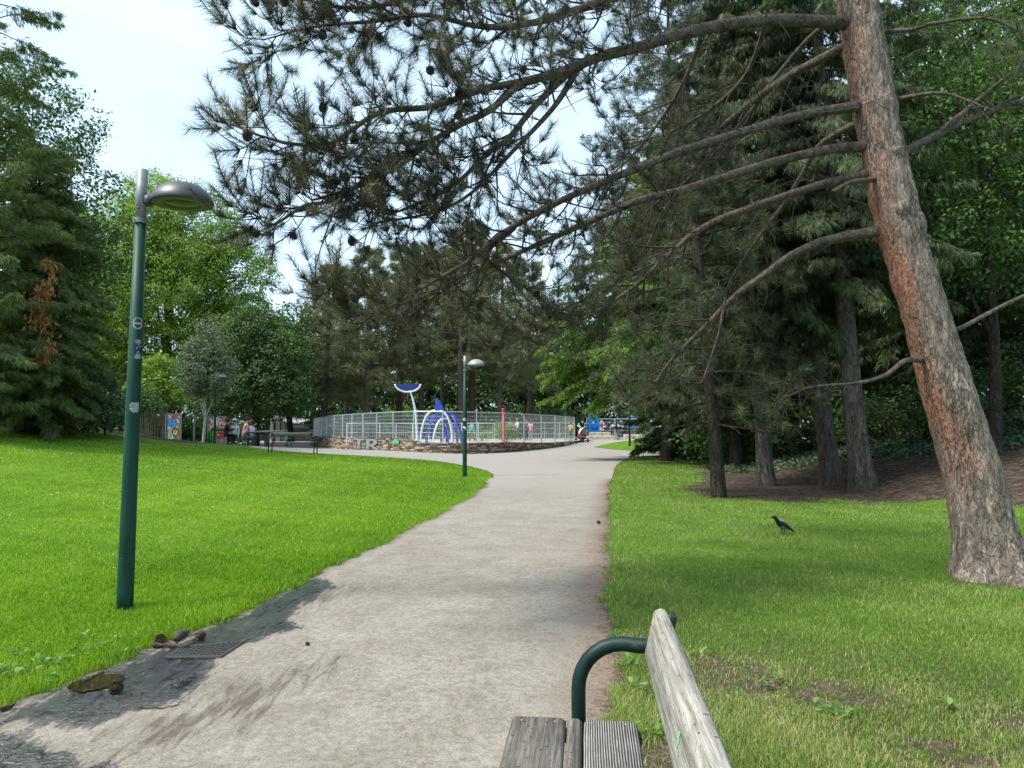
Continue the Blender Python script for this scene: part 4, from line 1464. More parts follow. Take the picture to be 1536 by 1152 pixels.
def play_pieces():
    Y = 42.0
    X = lambda px: (px - 768) / F * Y
    Z = lambda py: CAM_H + (640 - py) / F * Y
    # crescent on a bent post
    c = np.array([X(626), Y, 0.5])
    t = thing("crescent_post", "white bent post carrying a blue half moon in a white rim", "play sculpture", c)
    pst = spline(np.array([(X(626.5), Y, 0.5), (X(625.5), Y, Z(645)), (X(623.5), Y, Z(620)), (X(619.5), Y, Z(600)), (X(614.5), Y, Z(586))]), 18)
    MB().tube(pst - c, np.linspace(0.085, 0.05, 18), 12).build("post", PWHITE, t, True)
    arcp = [(X(611.5) + 0.735 * math.cos(a), Y, Z(575.5) + 0.475 * math.sin(a)) for a in np.linspace(math.pi + .06, 2 * math.pi - .06, 22)]
    MB().tube(np.array(arcp) - c, 0.058, 10).build("rim", PWHITE, t, True)
    mb = MB()
    mb.prism([(x - c[0], z - c[2]) for x, _, z in arcp], 0.07)
    mb.build("half_moon", NAVY, t)
    # climbing arches
    c = np.array([X(658), Y, 0.5])
    t = thing("climbing_arches", "blue and white climbing arches topped by a blue fin", "play structure", c)
    def arch(x0, x1, zt, y0, y1, lean=0.0, p=0.75):
        q = []
        for a in np.linspace(math.pi, 0, 26):
            ca, sa = math.cos(a), math.sin(a)
            xx = (x0 + x1) / 2 + (x1 - x0) / 2 * (abs(ca) ** p) * (1 if ca > 0 else -1)
            q.append((xx + lean * sa, y0 + (y1 - y0) * (1 - ca) / 2, 0.45 + (zt - 0.45) * sa))
        return np.array(q) - c
    MB().tube(arch(X(632), X(680), Z(616), Y - 0.5, Y - 0.2), 0.062, 10).build("arch", PWHITE, t, True)
    MB().tube(arch(X(652), X(679), Z(628), Y + 0.3, Y - 0.9, 0.1), 0.055, 10).build("arch", PWHITE, t, True)
    def band(q, w, th, name):
        T, U, Wv = frames(q)
        mb = MB(); V = []
        up = np.array([0, 1.0, 0])
        for pnt, tt in zip(q, T):
            nrm = unit(np.cross(tt, up))
            V += [pnt - up * th + nrm * w, pnt + up * th + nrm * w, pnt + up * th - nrm * w, pnt - up * th - nrm * w]
        Fc = []
        for i in range(len(q) - 1):
            for j in range(4):
                k = (j + 1) % 4
                Fc.append((i * 4 + j, i * 4 + k, i * 4 + 4 + k, i * 4 + 4 + j))
        Fc += [(0, 1, 2, 3), tuple(len(V) - 4 + j for j in (3, 2, 1, 0))]
        mb.add(V, Fc); mb.build(name, BLUE, t)
    band(arch(X(628.5), X(669), Z(625), Y + 0.6, Y + 0.3), 0.055, 0.09, "hoop")
    band(arch(X(648), X(673), Z(626), Y - 0.1, Y + 0.4), 0.05, 0.09, "hoop")
    band(arch(X(640), X(691.5), Z(618), Y + 0.7, Y + 0.1), 0.07, 0.11, "hoop")
    band(arch(X(660), X(686), Z(622), Y + 0.2, Y + 0.9), 0.06, 0.09, "hoop")
    fin = [(X(653.5), Z(618)), (X(667), Z(618)), (X(665.5), Z(612)), (X(662), Z(606)), (X(659.5), Z(600.5)), (X(657.5), Z(599)), (X(656.5), Z(597.5)), (X(655.5), Z(599)), (X(654.3), Z(597.2)), (X(653.8), Z(606))]
    MB().prism([(x - c[0], z - c[2]) for x, z in fin], 0.25, c=(0, -0.3, 0)).build("fin", BLUE, t)
    # red post
    c = np.array([(755 - 768) / F * 41.2, 41.2, 0.5])
    t = thing("red_post", "slim red play post standing among bushes inside the fence", "post", c)
    red = plain("play_red", (0.50, 0.022, 0.030), 0.4, 0, 0.5, 0.1)
    MB().lathe([(0.075, 0), (0.085, 0.02), (0.085, 1.62), (0.075, 1.64)], (0, 0, 0), 16).build("shaft", red, t, True)
    MB().lathe([(0.075, 1.64), (0.1, 1.66), (0.1, 1.78), (0.08, 1.80), (0.08, 1.86), (0.1, 1.88), (0.095, 1.96), (0.0, 1.99)], (0, 0, 0), 16).build("cap", red, t, True)
    # drinking fountain
    c = GX(925, 56)
    t = thing("drinking_fountain", "small dark pedestal drinking fountain on the pale plaza", "fountain", c)
    st = plain("fountain_stone", (0.16, 0.165, 0.165), 0.7)
    MB().lathe([(0.24, 0), (0.24, 0.1), (0.16, 0.16), (0.12, 0.5), (0.13, 0.8)], (0, 0, 0), 12).build("pedestal", st, t)
    MB().lathe([(0.13, 0.8), (0.36, 0.9), (0.42, 1.0), (0.36, 1.0), (0.3, 0.95), (0, 0.93)], (0, 0, 0), 16).build("bowl", BLACK, t)
    MB().tube([(0, 0.25, 0.95), (0, 0.25, 1.28), (0, 0.1, 1.36)], 0.035, 8).build("spout", BLACK, t, True)
    # stone ledges
    ledge_m = plain("pale_stone", (0.46, 0.41, 0.31), 0.9, 0, 0.2, 0.3, 5, 0.5, 0.03)
    for k, (a, b, y, z0, hh, lab) in enumerate(((872, 921, 58, 0.44, 0.32, "pale stone ledge forming the lowest step before the far fence"), (884, 915, 58.7, 0.44, 0.58, "shorter pale stone ledge one step up against the far fence"), (935, 985, 59.3, 0.44, 0.4, "pale stone ledge beyond the lamp on the small far lawn"))):
        x0, x1 = (a - 768) / F * y, (b - 768) / F * y
        mb = MB(); x = x0
        while x < x1:
            L = rnd.uniform(0.5, 1.0); e = min(x + L, x1)
            mb.box(((x + e) / 2 - (x0 + x1) / 2, rnd.uniform(-.03, .03), hh / 2), (e - x - 0.02, 0.7, hh * rnd.uniform(.93, 1.05)), bev=0.04)
            x = e
        o = mb.build("stone_ledge", ledge_m); o.location = ((x0 + x1) / 2, y, z0 - 0.02)
        tag(o, lab, "stone ledge", "stone ledges by the far fence")
    # blue banner on the far fence
    c = np.array([(890 - 768) / F * 60.8, 60.8, 0.95])
    t = thing("banner", "bright blue banner with a red and white end hung on the far wire fence", "banner", c)
    bl, rd, wh, dk = paint("banner_blue", (0.015, 0.22, 0.62)), paint("banner_red", (0.55, 0.06, 0.09)), paint("banner_white", (0.7, 0.72, 0.74)), paint("banner_navy", (0.01, 0.09, 0.36))
    def cloth(x0, x1, z0, z1):
        return lambda u, v: (x0 + (x1 - x0) * u, -0.06 + 0.03 * math.sin(u * 9 + v * 2), z0 + (z1 - z0) * v)
    bitmap(["bbbbbb  ", "bbbbbbb ", "bbbbbbbb", "bbbbbbbb", "bbbwbbbb", "bbbbbbbb", "bbdbbbdb", "bbdddddb", "bbbbbbbb", "bbbbbbbb"], {"b": bl, "d": dk, "w": wh}, cloth(-0.42, 0.5, -0.1, 1.6), "cloth_panel", t)
    bitmap([" ww ", "wwrw", "wrrw", "rrrr", "wrrw", "wwrr", "wwww"], {"r": rd, "w": wh}, cloth(0.45, 0.88, 0.2, 1.0), "end_panel", t)
    # dark blue round play sign further right
    c = np.array([(950 - 768) / F * 61.4, 61.4, 0.45])
    t = thing("play_sign", "blue board with dark marks behind the lamp on the far lawn", "sign", c)
    MB().tube([(0, 0.06, 0), (0, 0.06, 1.9)], 0.05, 8).build("post", GALV, t, True)
    MB().box((0.15, 0, 1.35), (1.3, 0.06, 1.0), bev=0.02).build("board", plain("board_blue", (0.04, 0.14, 0.36), 0.5), t)
    bitmap(["d  d ", " dd d", "ddd  ", "d dd "], {"d": NAVY}, lambda u, v: (-0.4 + 1.1 * u, -0.034, 1.0 + 0.7 * v), "marks", t)


play_pieces()


# ------------------------------------------------------------------ boards, table, pavilion, stakes
def board(label, loc, rz, w, h, rows, key, back):
    t = thing("graffiti_board", label, "painted board", loc, rz, "graffiti boards under the dark trees")
    MB().box((0, 0, h / 2), (w, 0.05, h)).build("panel", back, t)
    bitmap(rows, key, lambda u, v: (-w / 2 + 0.04 + (w - 0.08) * u, -0.028, 0.04 + (h - 0.08) * v), "painting", t)
    for s in (-1, 1):
        MB().box((s * (w / 2 + 0.02), 0, h / 2 - 0.05), (0.045, 0.07, h + 0.12)).build("frame_post", GALV, t)
    MB().box((0, 0, h + 0.022), (w - 0.01, 0.06, 0.04)).build("top_rail", GALV, t)


K = {"r": paint("art_red", (0.33, 0.03, 0.05)), "b": paint("art_blue", (0.03, 0.16, 0.45)), "c": paint("art_sky", (0.16, 0.34, 0.52)), "t": paint("art_teal", (0.03, 0.26, 0.22)), "w": paint("art_white", (0.55, 0.56, 0.55)),
     "k": paint("art_black", (0.02, 0.02, 0.02)), "y": paint("art_yellow", (0.45, 0.40, 0.06)), "g": paint("art_green", (0.03, 0.33, 0.04)), "p": paint("art_pink", (0.52, 0.30, 0.28)), "o": paint("art_tan", (0.40, 0.27, 0.08)), "e": paint("art_grey", (0.14, 0.135, 0.13)), "m": paint("art_mauve", (0.27, 0.22, 0.25))}
A1 = ["emweemrrererem", "wemwerrrrermew", "eemmeerrerreme", "ebbbbbbbeemwee", "bbbcbbbcbbewce", "bcbbbbbbbbbcwe", "bbbbcbbbcbbbee", "ecbbbbbbbbbeoe", "eebbbbcbbooyoe", "ewwwebbeekoyee", "ewtttweekkkkee", "wtttwekkyykyke", "wttweekyykyyke", "ewttwekyyyyyke", "eewttwekyyykee", "ewwtttwekkkeee", "wtttttweeeeeme", "wwwwwwweereeem"]
A2 = ["meewewmmrmm", "mwewwewmmrm", "emwewwemmmr", "kpewewewppp", "pkpeewepkpp", "oppeeeeprkp", "opyggggeppp", "oyggggggepe", "yggggggggee", "ggggggrrrre", "gggggrrrrrr", "gggggrwrrrr", "gggggrrrrre", "gggggekrkee", "ggggeeeemee", "ggggemeeeme", "gggeemeemee"]
A3 = ["wwwwww", "wwbwww", "wbbwww", "wbcwww", "wbbbww", "wbbcww", "wwbbww", "wwbbbw", "wwbbww", "wwcbww", "wwwbww", "wwwwww"]
BB = plain("board_back", (0.13, 0.125, 0.12), 0.8)
p = GX(261, 39); board("painted board with blue scribbles, a teal squiggle and a yellow blot", p, R(-4), 0.80, 39 / F * (663 - 624) - 0.02, A1, K, BB)
p = GX(292, 39); board("narrow white board with a blue streak seen almost edge on", p, R(-66), 0.85, 39 / F * (665 - 625), A3, K, plain("board_white", (0.5, 0.5, 0.48), 0.8))
p = GX(326.5, 39.5); board("painted board with a green mound and a red disc behind the lamp", p, R(4), 0.93, 39.5 / F * (666 - 625), A2, K, BB)


def picnic_table(loc, rz, label):
    t = thing("picnic_table", label, "table", loc, rz)
    w = plain("table_dark_wood", (0.10, 0.10, 0.095), 0.7)
    MB().box((0, 0, 0.74), (1.25, 0.75, 0.06), bev=0.015).build("table_top", w, t)
    for s in (-1, 1):
        mb = MB(); mb.box((s * 0.32, 0, 0.355), (0.12, 0.42, 0.71), bev=0.01)
        mb.build("leg", plain("table_leg", (0.035, 0.035, 0.035), 0.6), t)
    return t


picnic_table(GX(391, 37.0), R(5), "dark picnic table between the seated group and the empty bench")
B3 = (FARWOOD, FARWOOD, FARWOOD)
pb = park_bench("empty slatted bench with curved armrests on the lawn crest before the stone wall", GX(443, 30.2), R(-92), B3, False, "park benches")
park_bench("bench with seated people before the painted boards", GX(347, 37.7), R(-82), B3, False, "park benches")
park_bench("bench half hidden behind the empty bench, next to the picnic table", GX(413, 37.5), R(-100), B3, False, "park benches")


def pavilion():
    c = np.array([(418 - 768) / F * 74, 74, 0.0])
    t = thing("pavilion", "low white pavilion with pale metal roof behind the trees", "building", c)
    wh = plain("pavilion_white", (0.60, 0.60, 0.58), 0.7, 0, 0.3, 0.08, 2)
    gy = plain("pavilion_grey", (0.38, 0.37, 0.34), 0.8, 0, 0.3, 0.12, 2)
    k = 74 / F
    px = lambda a: (a - 418) * k
    z = lambda b: CAM_H + (640 - b) * k
    MB().box((px(418), 0, z(629) / 2), (px(428) - px(409), 2.5, z(629))).build("front_wall", wh, t)
    MB().box((px(446), 1.2, z(637) / 2), (px(466) - px(429), 2.0, z(637))).build("side_wing", gy, t)
    for q in (409.3, 419, 427.5):
        MB().box((px(q), -1.28, z(629) / 2), (0.14, 0.05, z(629))).build("door_frame", BLACK, t)
    MB().box((px(423), -1.27, z(630) / 2), (0.45, 0.03, z(630) * .9)).build("door", plain("pavilion_door", (0.33, 0.34, 0.38), 0.5), t)
    MB().box((px(446), 0.17, z(646)), (px(462) - px(434), 0.04, 0.5)).build("window", plain("pavilion_glass", (0.10, 0.12, 0.13), 0.15), t)
    m = plain("roof_metal", (0.55, 0.58, 0.62), 0.35, 0.3, 0.5, 0.08, 3)
    V = [(px(398), -1.8, z(630)), (px(458), -1.8, z(634)), (px(458), 1.9, z(629)), (px(398), 1.9, z(621))]
    V += [(a, b, h - 0.1) for a, b, h in V]
    MB().add(V, [(0, 1, 2, 3), (7, 6, 5, 4), (0, 4, 5, 1), (1, 5, 6, 2), (2, 6, 7, 3), (3, 7, 4, 0)]).build("roof", m, t)
    MB().box((px(418), -1.85, z(630) - 0.06), (px(430) - px(404), 0.06, 0.16)).build("fascia", BLACK, t)


pavilion()


def stakes():
    c = GX(229, 35.5)
    t = thing("stake_fence", "fence of thin bare upright stakes at the edge of the shrubs", "fence", c)
    m = plain("stake_wood", (0.20, 0.17, 0.11), 0.9, 0, 0.1, 0.3, 15)
    for k in range(22):
        x = (k - 10.5) * 0.072 + rnd.uniform(-.02, .02)
        h = rnd.uniform(1.0, 1.45)
        MB().tube([(x, rnd.uniform(-.05, .05), -0.25), (x + rnd.uniform(-.04, .04), 0, h)], [rnd.uniform(.016, .028), 0.012], 6).build("stake", m, t)
    mb = MB(); mb.tube([(-.8, .03, .75), (.8, .03, .7)], 0.012, 6); mb.build("cross_rail", m, t)
    o = MB().tube([(0, 0, -0.3), (0.03, 0, 0.65), (0.12, 0, 1.35)], [0.075, 0.06, 0.05], 8).build("wooden_post", plain("old_post", (0.16, 0.12, 0.09), 0.9, 0, 0.1, 0.3, 12), None, True)
    o.location = GX(189, 34)
    tag(o, "leaning brown wooden post behind the tall lamp at the shrub edge", "post")


stakes()
# ------------------------------------------------------------------ people (all small and far away)
def skin_mesh(name, verts, edges, radii, labels, mats, parent, sub=1):
    """One continuous body grown round a skeleton; faces coloured by the nearest limb."""
    me = bpy.data.meshes.new(name)
    me.from_pydata(verts, edges, [])
    o = bpy.data.objects.new(name, me)
    COL.objects.link(o)
    o.modifiers.new("skin", "SKIN")
    for sv, r in zip(me.skin_vertices[0].data, radii):
        sv.radius = (r, r) if np.isscalar(r) else r
    me.skin_vertices[0].data[0].use_root = True
    s = o.modifiers.new("sub", "SUBSURF"); s.levels = sub; s.render_levels = sub
    dg = bpy.context.evaluated_depsgraph_get()
    m2 = bpy.data.meshes.new_from_object(o.evaluated_get(dg))
    bpy.data.objects.remove(o)
    keys = []
    for m in mats:
        m2.materials.append(m)
    A = np.array([verts[a] for a, b in edges]); B = np.array([verts[b] for a, b in edges])
    lab = np.array(labels)
    n = len(m2.polygons)
    ce = np.empty(n * 3); m2.polygons.foreach_get("center", ce); ce = ce.reshape(-1, 3)
    d = B - A
    t = np.clip(((ce[:, None] - A) * d).sum(-1) / ((d * d).sum(-1) + 1e-9), 0, 1)
    dist = np.linalg.norm(ce[:, None] - (A + t[..., None] * d), axis=-1)
    m2.polygons.foreach_set("material_index", lab[dist.argmin(1)].astype(np.int32))
    m2.polygons.foreach_set("use_smooth", np.full(n, True))
    ob = bpy.data.objects.new(name, m2)
    COL.objects.link(ob)
    ob.parent = parent
    return ob


SKIN = plain("skin_tone", (0.46, 0.27, 0.19), 0.6, 0, 0.3, 0.06)
SKIN_D = plain("skin_tone_brown", (0.20, 0.11, 0.07), 0.6, 0, 0.3, 0.06)


def cloth(name, c):
    return plain("cloth_" + name, c, 0.85, 0, 0.15, 0.15, 12)


HAIRS = {"dark": plain("hair_dark", (0.02, 0.014, 0.011), 0.6), "brown": plain("hair_brown", (0.09, 0.05, 0.03), 0.6), "fair": plain("hair_fair", (0.28, 0.19, 0.10), 0.6)}


def person(label, loc, rz, top, legs, shoes=None, hair="dark", pose="stand", scale=1.0, lean=0.0, arms="down", skin=None, long_hair=False, bare_legs=False, bun=False, hat=None, sleeves=True, group=None):
    t = thing("person", label, "person", loc, rz, group)
    t.scale = (scale,) * 3
    skin = skin or SKIN
    shoes = shoes or cloth("shoe_dark", (0.03, 0.03, 0.035))
    sit = pose == "sit"
    hz = 0.50 if sit else 0.94
    ln = lean
    def up(h, fwd=0.0):
        return (0.0, math.sin(ln) * h + fwd, hz + math.cos(ln) * h)
    V = [up(0), up(0.20), up(0.40), up(0.53), up(0.60, 0.02), up(0.70, 0.03), up(0.77, 0.02)]
    Rr = [(0.125, 0.105), (0.12, 0.095), (0.135, 0.10), (0.055, 0.055), (0.065, 0.07), (0.085, 0.10), (0.06, 0.07)]
    E = [(0, 1), (1, 2), (2, 3), (3, 4), (4, 5), (5, 6)]
    TOP, LEG, SKN, SHO = 0, 1, 2, 3
    Lb = [TOP, TOP, SKN, SKN, SKN, SKN]
    for s in (-1, 1):
        sh = np.array(up(0.45)) + np.array([s * 0.17, 0, 0])
        if arms == "down":
            el = sh + np.array([s * 0.06, -0.02, -0.28]); wr = el + np.array([0, 0.08, -0.25]); ha = wr + np.array([0, .03, -.09])
        elif arms == "forward":
            el = sh + np.array([s * 0.04, 0.12, -0.24]); wr = el + np.array([-s * 0.07, 0.23, 0.03]); ha = wr + np.array([-s * .02, .09, .01])
        else:
            el = sh + np.array([s * 0.12, 0.08, -0.22]); wr = el + np.array([-s * 0.18, 0.14, 0.1]); ha = wr + np.array([-s * .05, .05, .03])
        i = len(V)
        V += [tuple(sh), tuple(el), tuple(wr), tuple(ha)]
        Rr += [0.062, 0.046, 0.032, 0.038]
        E += [(2, i), (i, i + 1), (i + 1, i + 2), (i + 2, i + 3)]
        Lb += [TOP, TOP, TOP if sleeves else SKN, SKN]
        hp = np.array([s * 0.09, 0.0, hz - 0.05])
        if sit:
            kn = np.array([s * 0.11, 0.42, hz - 0.02]); an = np.array([s * 0.11, 0.42, 0.09]); to = an + np.array([0, 0.15, -0.05])
        elif pose == "walk":
            kn = np.array([s * 0.09, 0.10 + s * 0.10, 0.50]); an = np.array([s * 0.09, s * 0.20 - .05, 0.09 + (0.06 if s < 0 else 0)]); to = an + np.array([0, 0.15, -0.05])
        else:
            kn = np.array([s * 0.10, 0.02, 0.50]); an = np.array([s * 0.11, -0.02, 0.08]); to = an + np.array([0, 0.15, -0.04])
        i = len(V)
        V += [tuple(hp), tuple(kn), tuple(an), tuple(to)]
        Rr += [0.092, 0.062, 0.042, 0.036]
        E += [(0, i), (i, i + 1), (i + 1, i + 2), (i + 2, i + 3)]
        Lb += [LEG, LEG, SKN if bare_legs else LEG, SHO]
    skin_mesh("body", V, E, Rr, Lb, [top, legs, skin, shoes], t)
    hd = np.array(V[5])
    hm = HAIRS[hair]
    hb = MB()
    prof = [(0.0, 0.125), (0.05, 0.118), (0.088, 0.085), (0.103, 0.04), (0.102, 0.0), (0.092, -0.05 if not long_hair else -0.16), (0.06, -0.055 if not long_hair else -0.22)]
    hb.lathe(prof[::-1], hd + np.array([0, -0.022, 0.02]), 14, 0.93, 1.05)
    if bun:
        hb.lathe([(0, -.06), (.05, -.04), (.065, 0), (.05, .045), (0, .06)], hd + np.array([0, -0.04, 0.19]), 10)
    hb.build("hair", hm, t, True)
    MB().lathe([(0.0, -0.03), (0.016, -0.022), (0.012, 0.01), (0, 0.03)], hd + np.array([0, 0.10, 0.0]), 8).build("nose", skin, t, True)
    for s in (-1, 1):
        MB().lathe([(0, -.012), (.013, 0), (0, .012)], hd + np.array([s * 0.034, 0.083, 0.03]), 8).build("eye", BLACK, t, True)
    if hat is not None:
        mb = MB(); mb.lathe([(0.15, 0.05), (0.15, 0.06), (0.112, 0.065), (0.11, 0.12), (0.06, 0.16), (0, 0.165)], hd + np.array([0, 0.0, 0.0]), 14)
        mb.build("hat", hat, t, True)
    return t


SG = "people sitting at the benches by the painted boards"
p = GX(338.5, 36.9); person("dark haired person in black with pale sleeves sitting at the end of the bench", p, R(-60), cloth("black_top", (0.02, 0.02, 0.024)), cloth("black_trousers", (0.016, 0.016, 0.02)), None, "dark", "sit", 1.0, 0.12, "forward", SKIN_D, group=SG)
p = GX(353, 37.5); person("person in a white shirt and pale brimmed hat behind the bench", p, R(170), cloth("white_top", (0.62, 0.63, 0.64)), cloth("navy_trousers", (0.03, 0.035, 0.06)), None, "dark", "sit", 1.0, 0.0, "down", hat=cloth("pale_hat", (0.55, 0.55, 0.52)), group=SG)
p = GX(365.5, 36.9); person("woman in salmon pink top with a hair bun leaning forward on the bench", p, R(-58), cloth("salmon", (0.74, 0.33, 0.28)), cloth("lilac_grey", (0.22, 0.19, 0.26)), None, "dark", "sit", 1.12, 0.28, "forward", bun=True, sleeves=False, group=SG)
p = GX(380, 36.8); person("child in a lilac patterned dress leaning against the woman in pink", p, R(60), cloth("lilac", (0.55, 0.45, 0.62)), cloth("slate", (0.10, 0.10, 0.14)), None, "brown", "sit", 1.0, 0.3, "forward", long_hair=True, group=SG)
p = GX(431.5, 47); person("walker in a teal top and dark trousers passing behind the empty bench", p, R(75), cloth("teal", (0.03, 0.36, 0.25)), cloth("charcoal", (0.03, 0.03, 0.035)), None, "brown", "walk", 0.62, 0.1, group="people behind the benches")
p0 = np.array([0, 0, .505])
PG = "people inside the playground fence"
def inside(px, Y): return np.array([(px - 768) / F * Y, Y, 0.505])
person("child in turquoise top and dark trousers in the playground beside the lamp", inside(708, 46.5), R(150), cloth("turquoise", (0.05, 0.42, 0.40)), cloth("dark_blue", (0.03, 0.04, 0.08)), None, "brown", "walk", 0.74, group=PG)
person("adult in pale grey top and dark trousers pushing something inside the fence", inside(777, 50), R(120), cloth("pale_grey", (0.50, 0.52, 0.52)), cloth("charcoal", (0.03, 0.03, 0.035)), None, "fair", "walk", 0.86, 0.1, "forward", group=PG)
person("person in dark plum clothes beside the fence post in the playground", inside(789.5, 50.5), R(200), cloth("plum", (0.13, 0.05, 0.09)), cloth("black_trousers", (0.016, 0.016, 0.02)), None, "fair", "stand", 0.80, group=PG)
person("child in a pink dress next to the person in dark plum", inside(796, 50.2), R(160), cloth("pink", (0.62, 0.30, 0.36)), cloth("rose", (0.4, 0.2, 0.25)), None, "brown", "stand", 0.80, 0.0, "forward", long_hair=True, bare_legs=True, group=PG)
person("person with bare arms standing half behind the bushes near the red post", inside(766, 51), R(180), cloth("grey_green", (0.18, 0.22, 0.17)), cloth("brown_trousers", (0.09, 0.07, 0.05)), None, "brown", "stand", 0.84, sleeves=False, group=PG)
person("child in a yellow top at the bend of the wire fence", inside(856, 47.2), R(140), cloth("yellow", (0.62, 0.48, 0.12)), cloth("grey_shorts", (0.2, 0.2, 0.2)), None, "fair", "stand", 0.72, 0.05, "up", bare_legs=True, group=PG)


def pushchair():
    c = GX(873, 50.5)
    t = thing("pushchair", "pushchair with white hood and dark red seat beside the end of the wall", "pushchair", c, R(25))
    wh, rd, bk = cloth("hood_white", (0.62, 0.62, 0.6)), cloth("pram_red", (0.20, 0.02, 0.03)), cloth("pram_black", (0.015, 0.015, 0.017))
    hood = MB()
    V, Fc = [], []
    for i, a in enumerate(np.linspace(R(-10), R(120), 8)):
        for j, b in enumerate(np.linspace(0, math.pi, 9)):
            V.append((0.24 * math.cos(b), -0.05 + 0.36 * math.sin(b) * math.cos(a), 0.62 + 0.40 * math.sin(b) * math.sin(a)))
    for i in range(7):
        for j in range(8):
            Fc.append((i * 9 + j, i * 9 + j + 1, i * 9 + 10 + j, i * 9 + 9 + j))
    hood.add(V, Fc); hood.build("hood", wh, t, True)
    MB().box((0, 0.02, 0.48), (0.44, 0.62, 0.16), bev=0.05).build("seat", rd, t, True)
    MB().box((0, 0.02, 0.29), (0.38, 0.5, 0.14), bev=0.04).build("basket", bk, t, True)
    MB().tube([(-.23, -.38, .95), (.23, -.38, .95)], 0.02, 8).build("handlebar", bk, t)
    fr = MB()
    for s in (-1, 1):
        fr.tube([(s * .23, -.38, .95), (s * .23, 0, .5), (s * .24, .36, .14)], 0.014, 6); fr.tube([(s * .23, 0, .5), (s * .25, -.3, .14)], 0.014, 6)
    fr.tube([(-.24, .36, .14), (.24, .36, .14)], 0.012, 6); fr.tube([(-.25, -.3, .14), (.25, -.3, .14)], 0.012, 6)
    fr.build("chassis", GALV, t)
    for s in (-1, 1):
        for y in (0.36, -0.3):
            m = np.array([[0, 0, 1], [0, 1, 0], [-1, 0, 0]])
            MB().lathe([(0.03, -.03), (.13, -.025), (.14, 0), (.13, .025), (.03, .03)], (s * .27, y, .14), 14, mat=m).build("wheel", bk, t, True)


pushchair()
# ------------------------------------------------------------------ trees
def bez(a, b, c, n=8):
    t = np.linspace(0, 1, n)[:, None]
    return (1 - t) ** 2 * a + 2 * t * (1 - t) * b + t * t * c


BARK_GREY = bark_mat("bark_grey", (0.05, 0.042, 0.036), (0.17, 0.15, 0.13), 5, 0.25, None, 0.03, 1.0)
BARK_DARK = bark_mat("bark_dark", (0.025, 0.02, 0.017), (0.085, 0.065, 0.052), 5, 0.25, None, 0.03, 1.0)
BARK_RED = bark_mat("bark_reddish", (0.06, 0.036, 0.028), (0.20, 0.125, 0.095), 5, 0.22, None, 0.03, 1.0)
BARK_WHITE = bark_mat("bark_white", (0.34, 0.34, 0.31), (0.60, 0.60, 0.56), 6, 1.5, None, 0.005, 0.3)

L_BRIGHT = leaf_mat("leaf_bright", [(0, (0.085, 0.155, 0.018)), (0.5, (0.165, 0.27, 0.034)), (1, (0.27, 0.38, 0.07))], 0.38)
L_MID = leaf_mat("leaf_mid", [(0, (0.035, 0.08, 0.016)), (0.5, (0.065, 0.135, 0.028)), (1, (0.12, 0.20, 0.045))], 0.33)
L_DARK = leaf_mat("leaf_dark", [(0, (0.030, 0.062, 0.018)), (0.5, (0.060, 0.115, 0.034)), (1, (0.115, 0.18, 0.055))], 0.33)
L_SILVER = leaf_mat("leaf_silver", [(0, (0.07, 0.105, 0.055)), (0.5, (0.13, 0.175, 0.10)), (1, (0.23, 0.28, 0.19))], 0.3)
L_BLUEGREEN = leaf_mat("leaf_bluegreen", [(0, (0.03, 0.06, 0.03)), (0.5, (0.055, 0.10, 0.055)), (1, (0.11, 0.16, 0.09))], 0.28)
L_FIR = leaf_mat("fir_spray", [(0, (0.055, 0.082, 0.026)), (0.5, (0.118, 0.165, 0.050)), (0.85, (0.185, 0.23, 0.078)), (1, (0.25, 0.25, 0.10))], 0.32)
L_CYP = leaf_mat("cypress_spray", [(0, (0.042, 0.085, 0.014)), (0.45, (0.105, 0.185, 0.030)), (0.8, (0.20, 0.30, 0.048)), (1, (0.30, 0.39, 0.075))], 0.36)
L_RUST = leaf_mat("dead_spray", [(0, (0.18, 0.075, 0.024)), (0.5, (0.34, 0.155, 0.050)), (1, (0.46, 0.25, 0.10))], 0.25)
L_SPR = leaf_mat("spruce_spray", [(0, (0.022, 0.036, 0.013)), (0.5, (0.048, 0.074, 0.026)), (0.85, (0.080, 0.11, 0.040)), (1, (0.12, 0.135, 0.058))], 0.22)
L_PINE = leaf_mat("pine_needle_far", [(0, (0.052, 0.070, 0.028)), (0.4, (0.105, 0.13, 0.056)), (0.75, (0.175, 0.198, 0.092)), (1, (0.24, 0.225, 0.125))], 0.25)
L_NEED = leaf_mat("pine_needle_near", [(0, (0.026, 0.030, 0.017)), (0.5, (0.066, 0.070, 0.040)), (0.85, (0.13, 0.13, 0.078)), (1, (0.20, 0.165, 0.10))], 0.25, 0.45, 0.4)


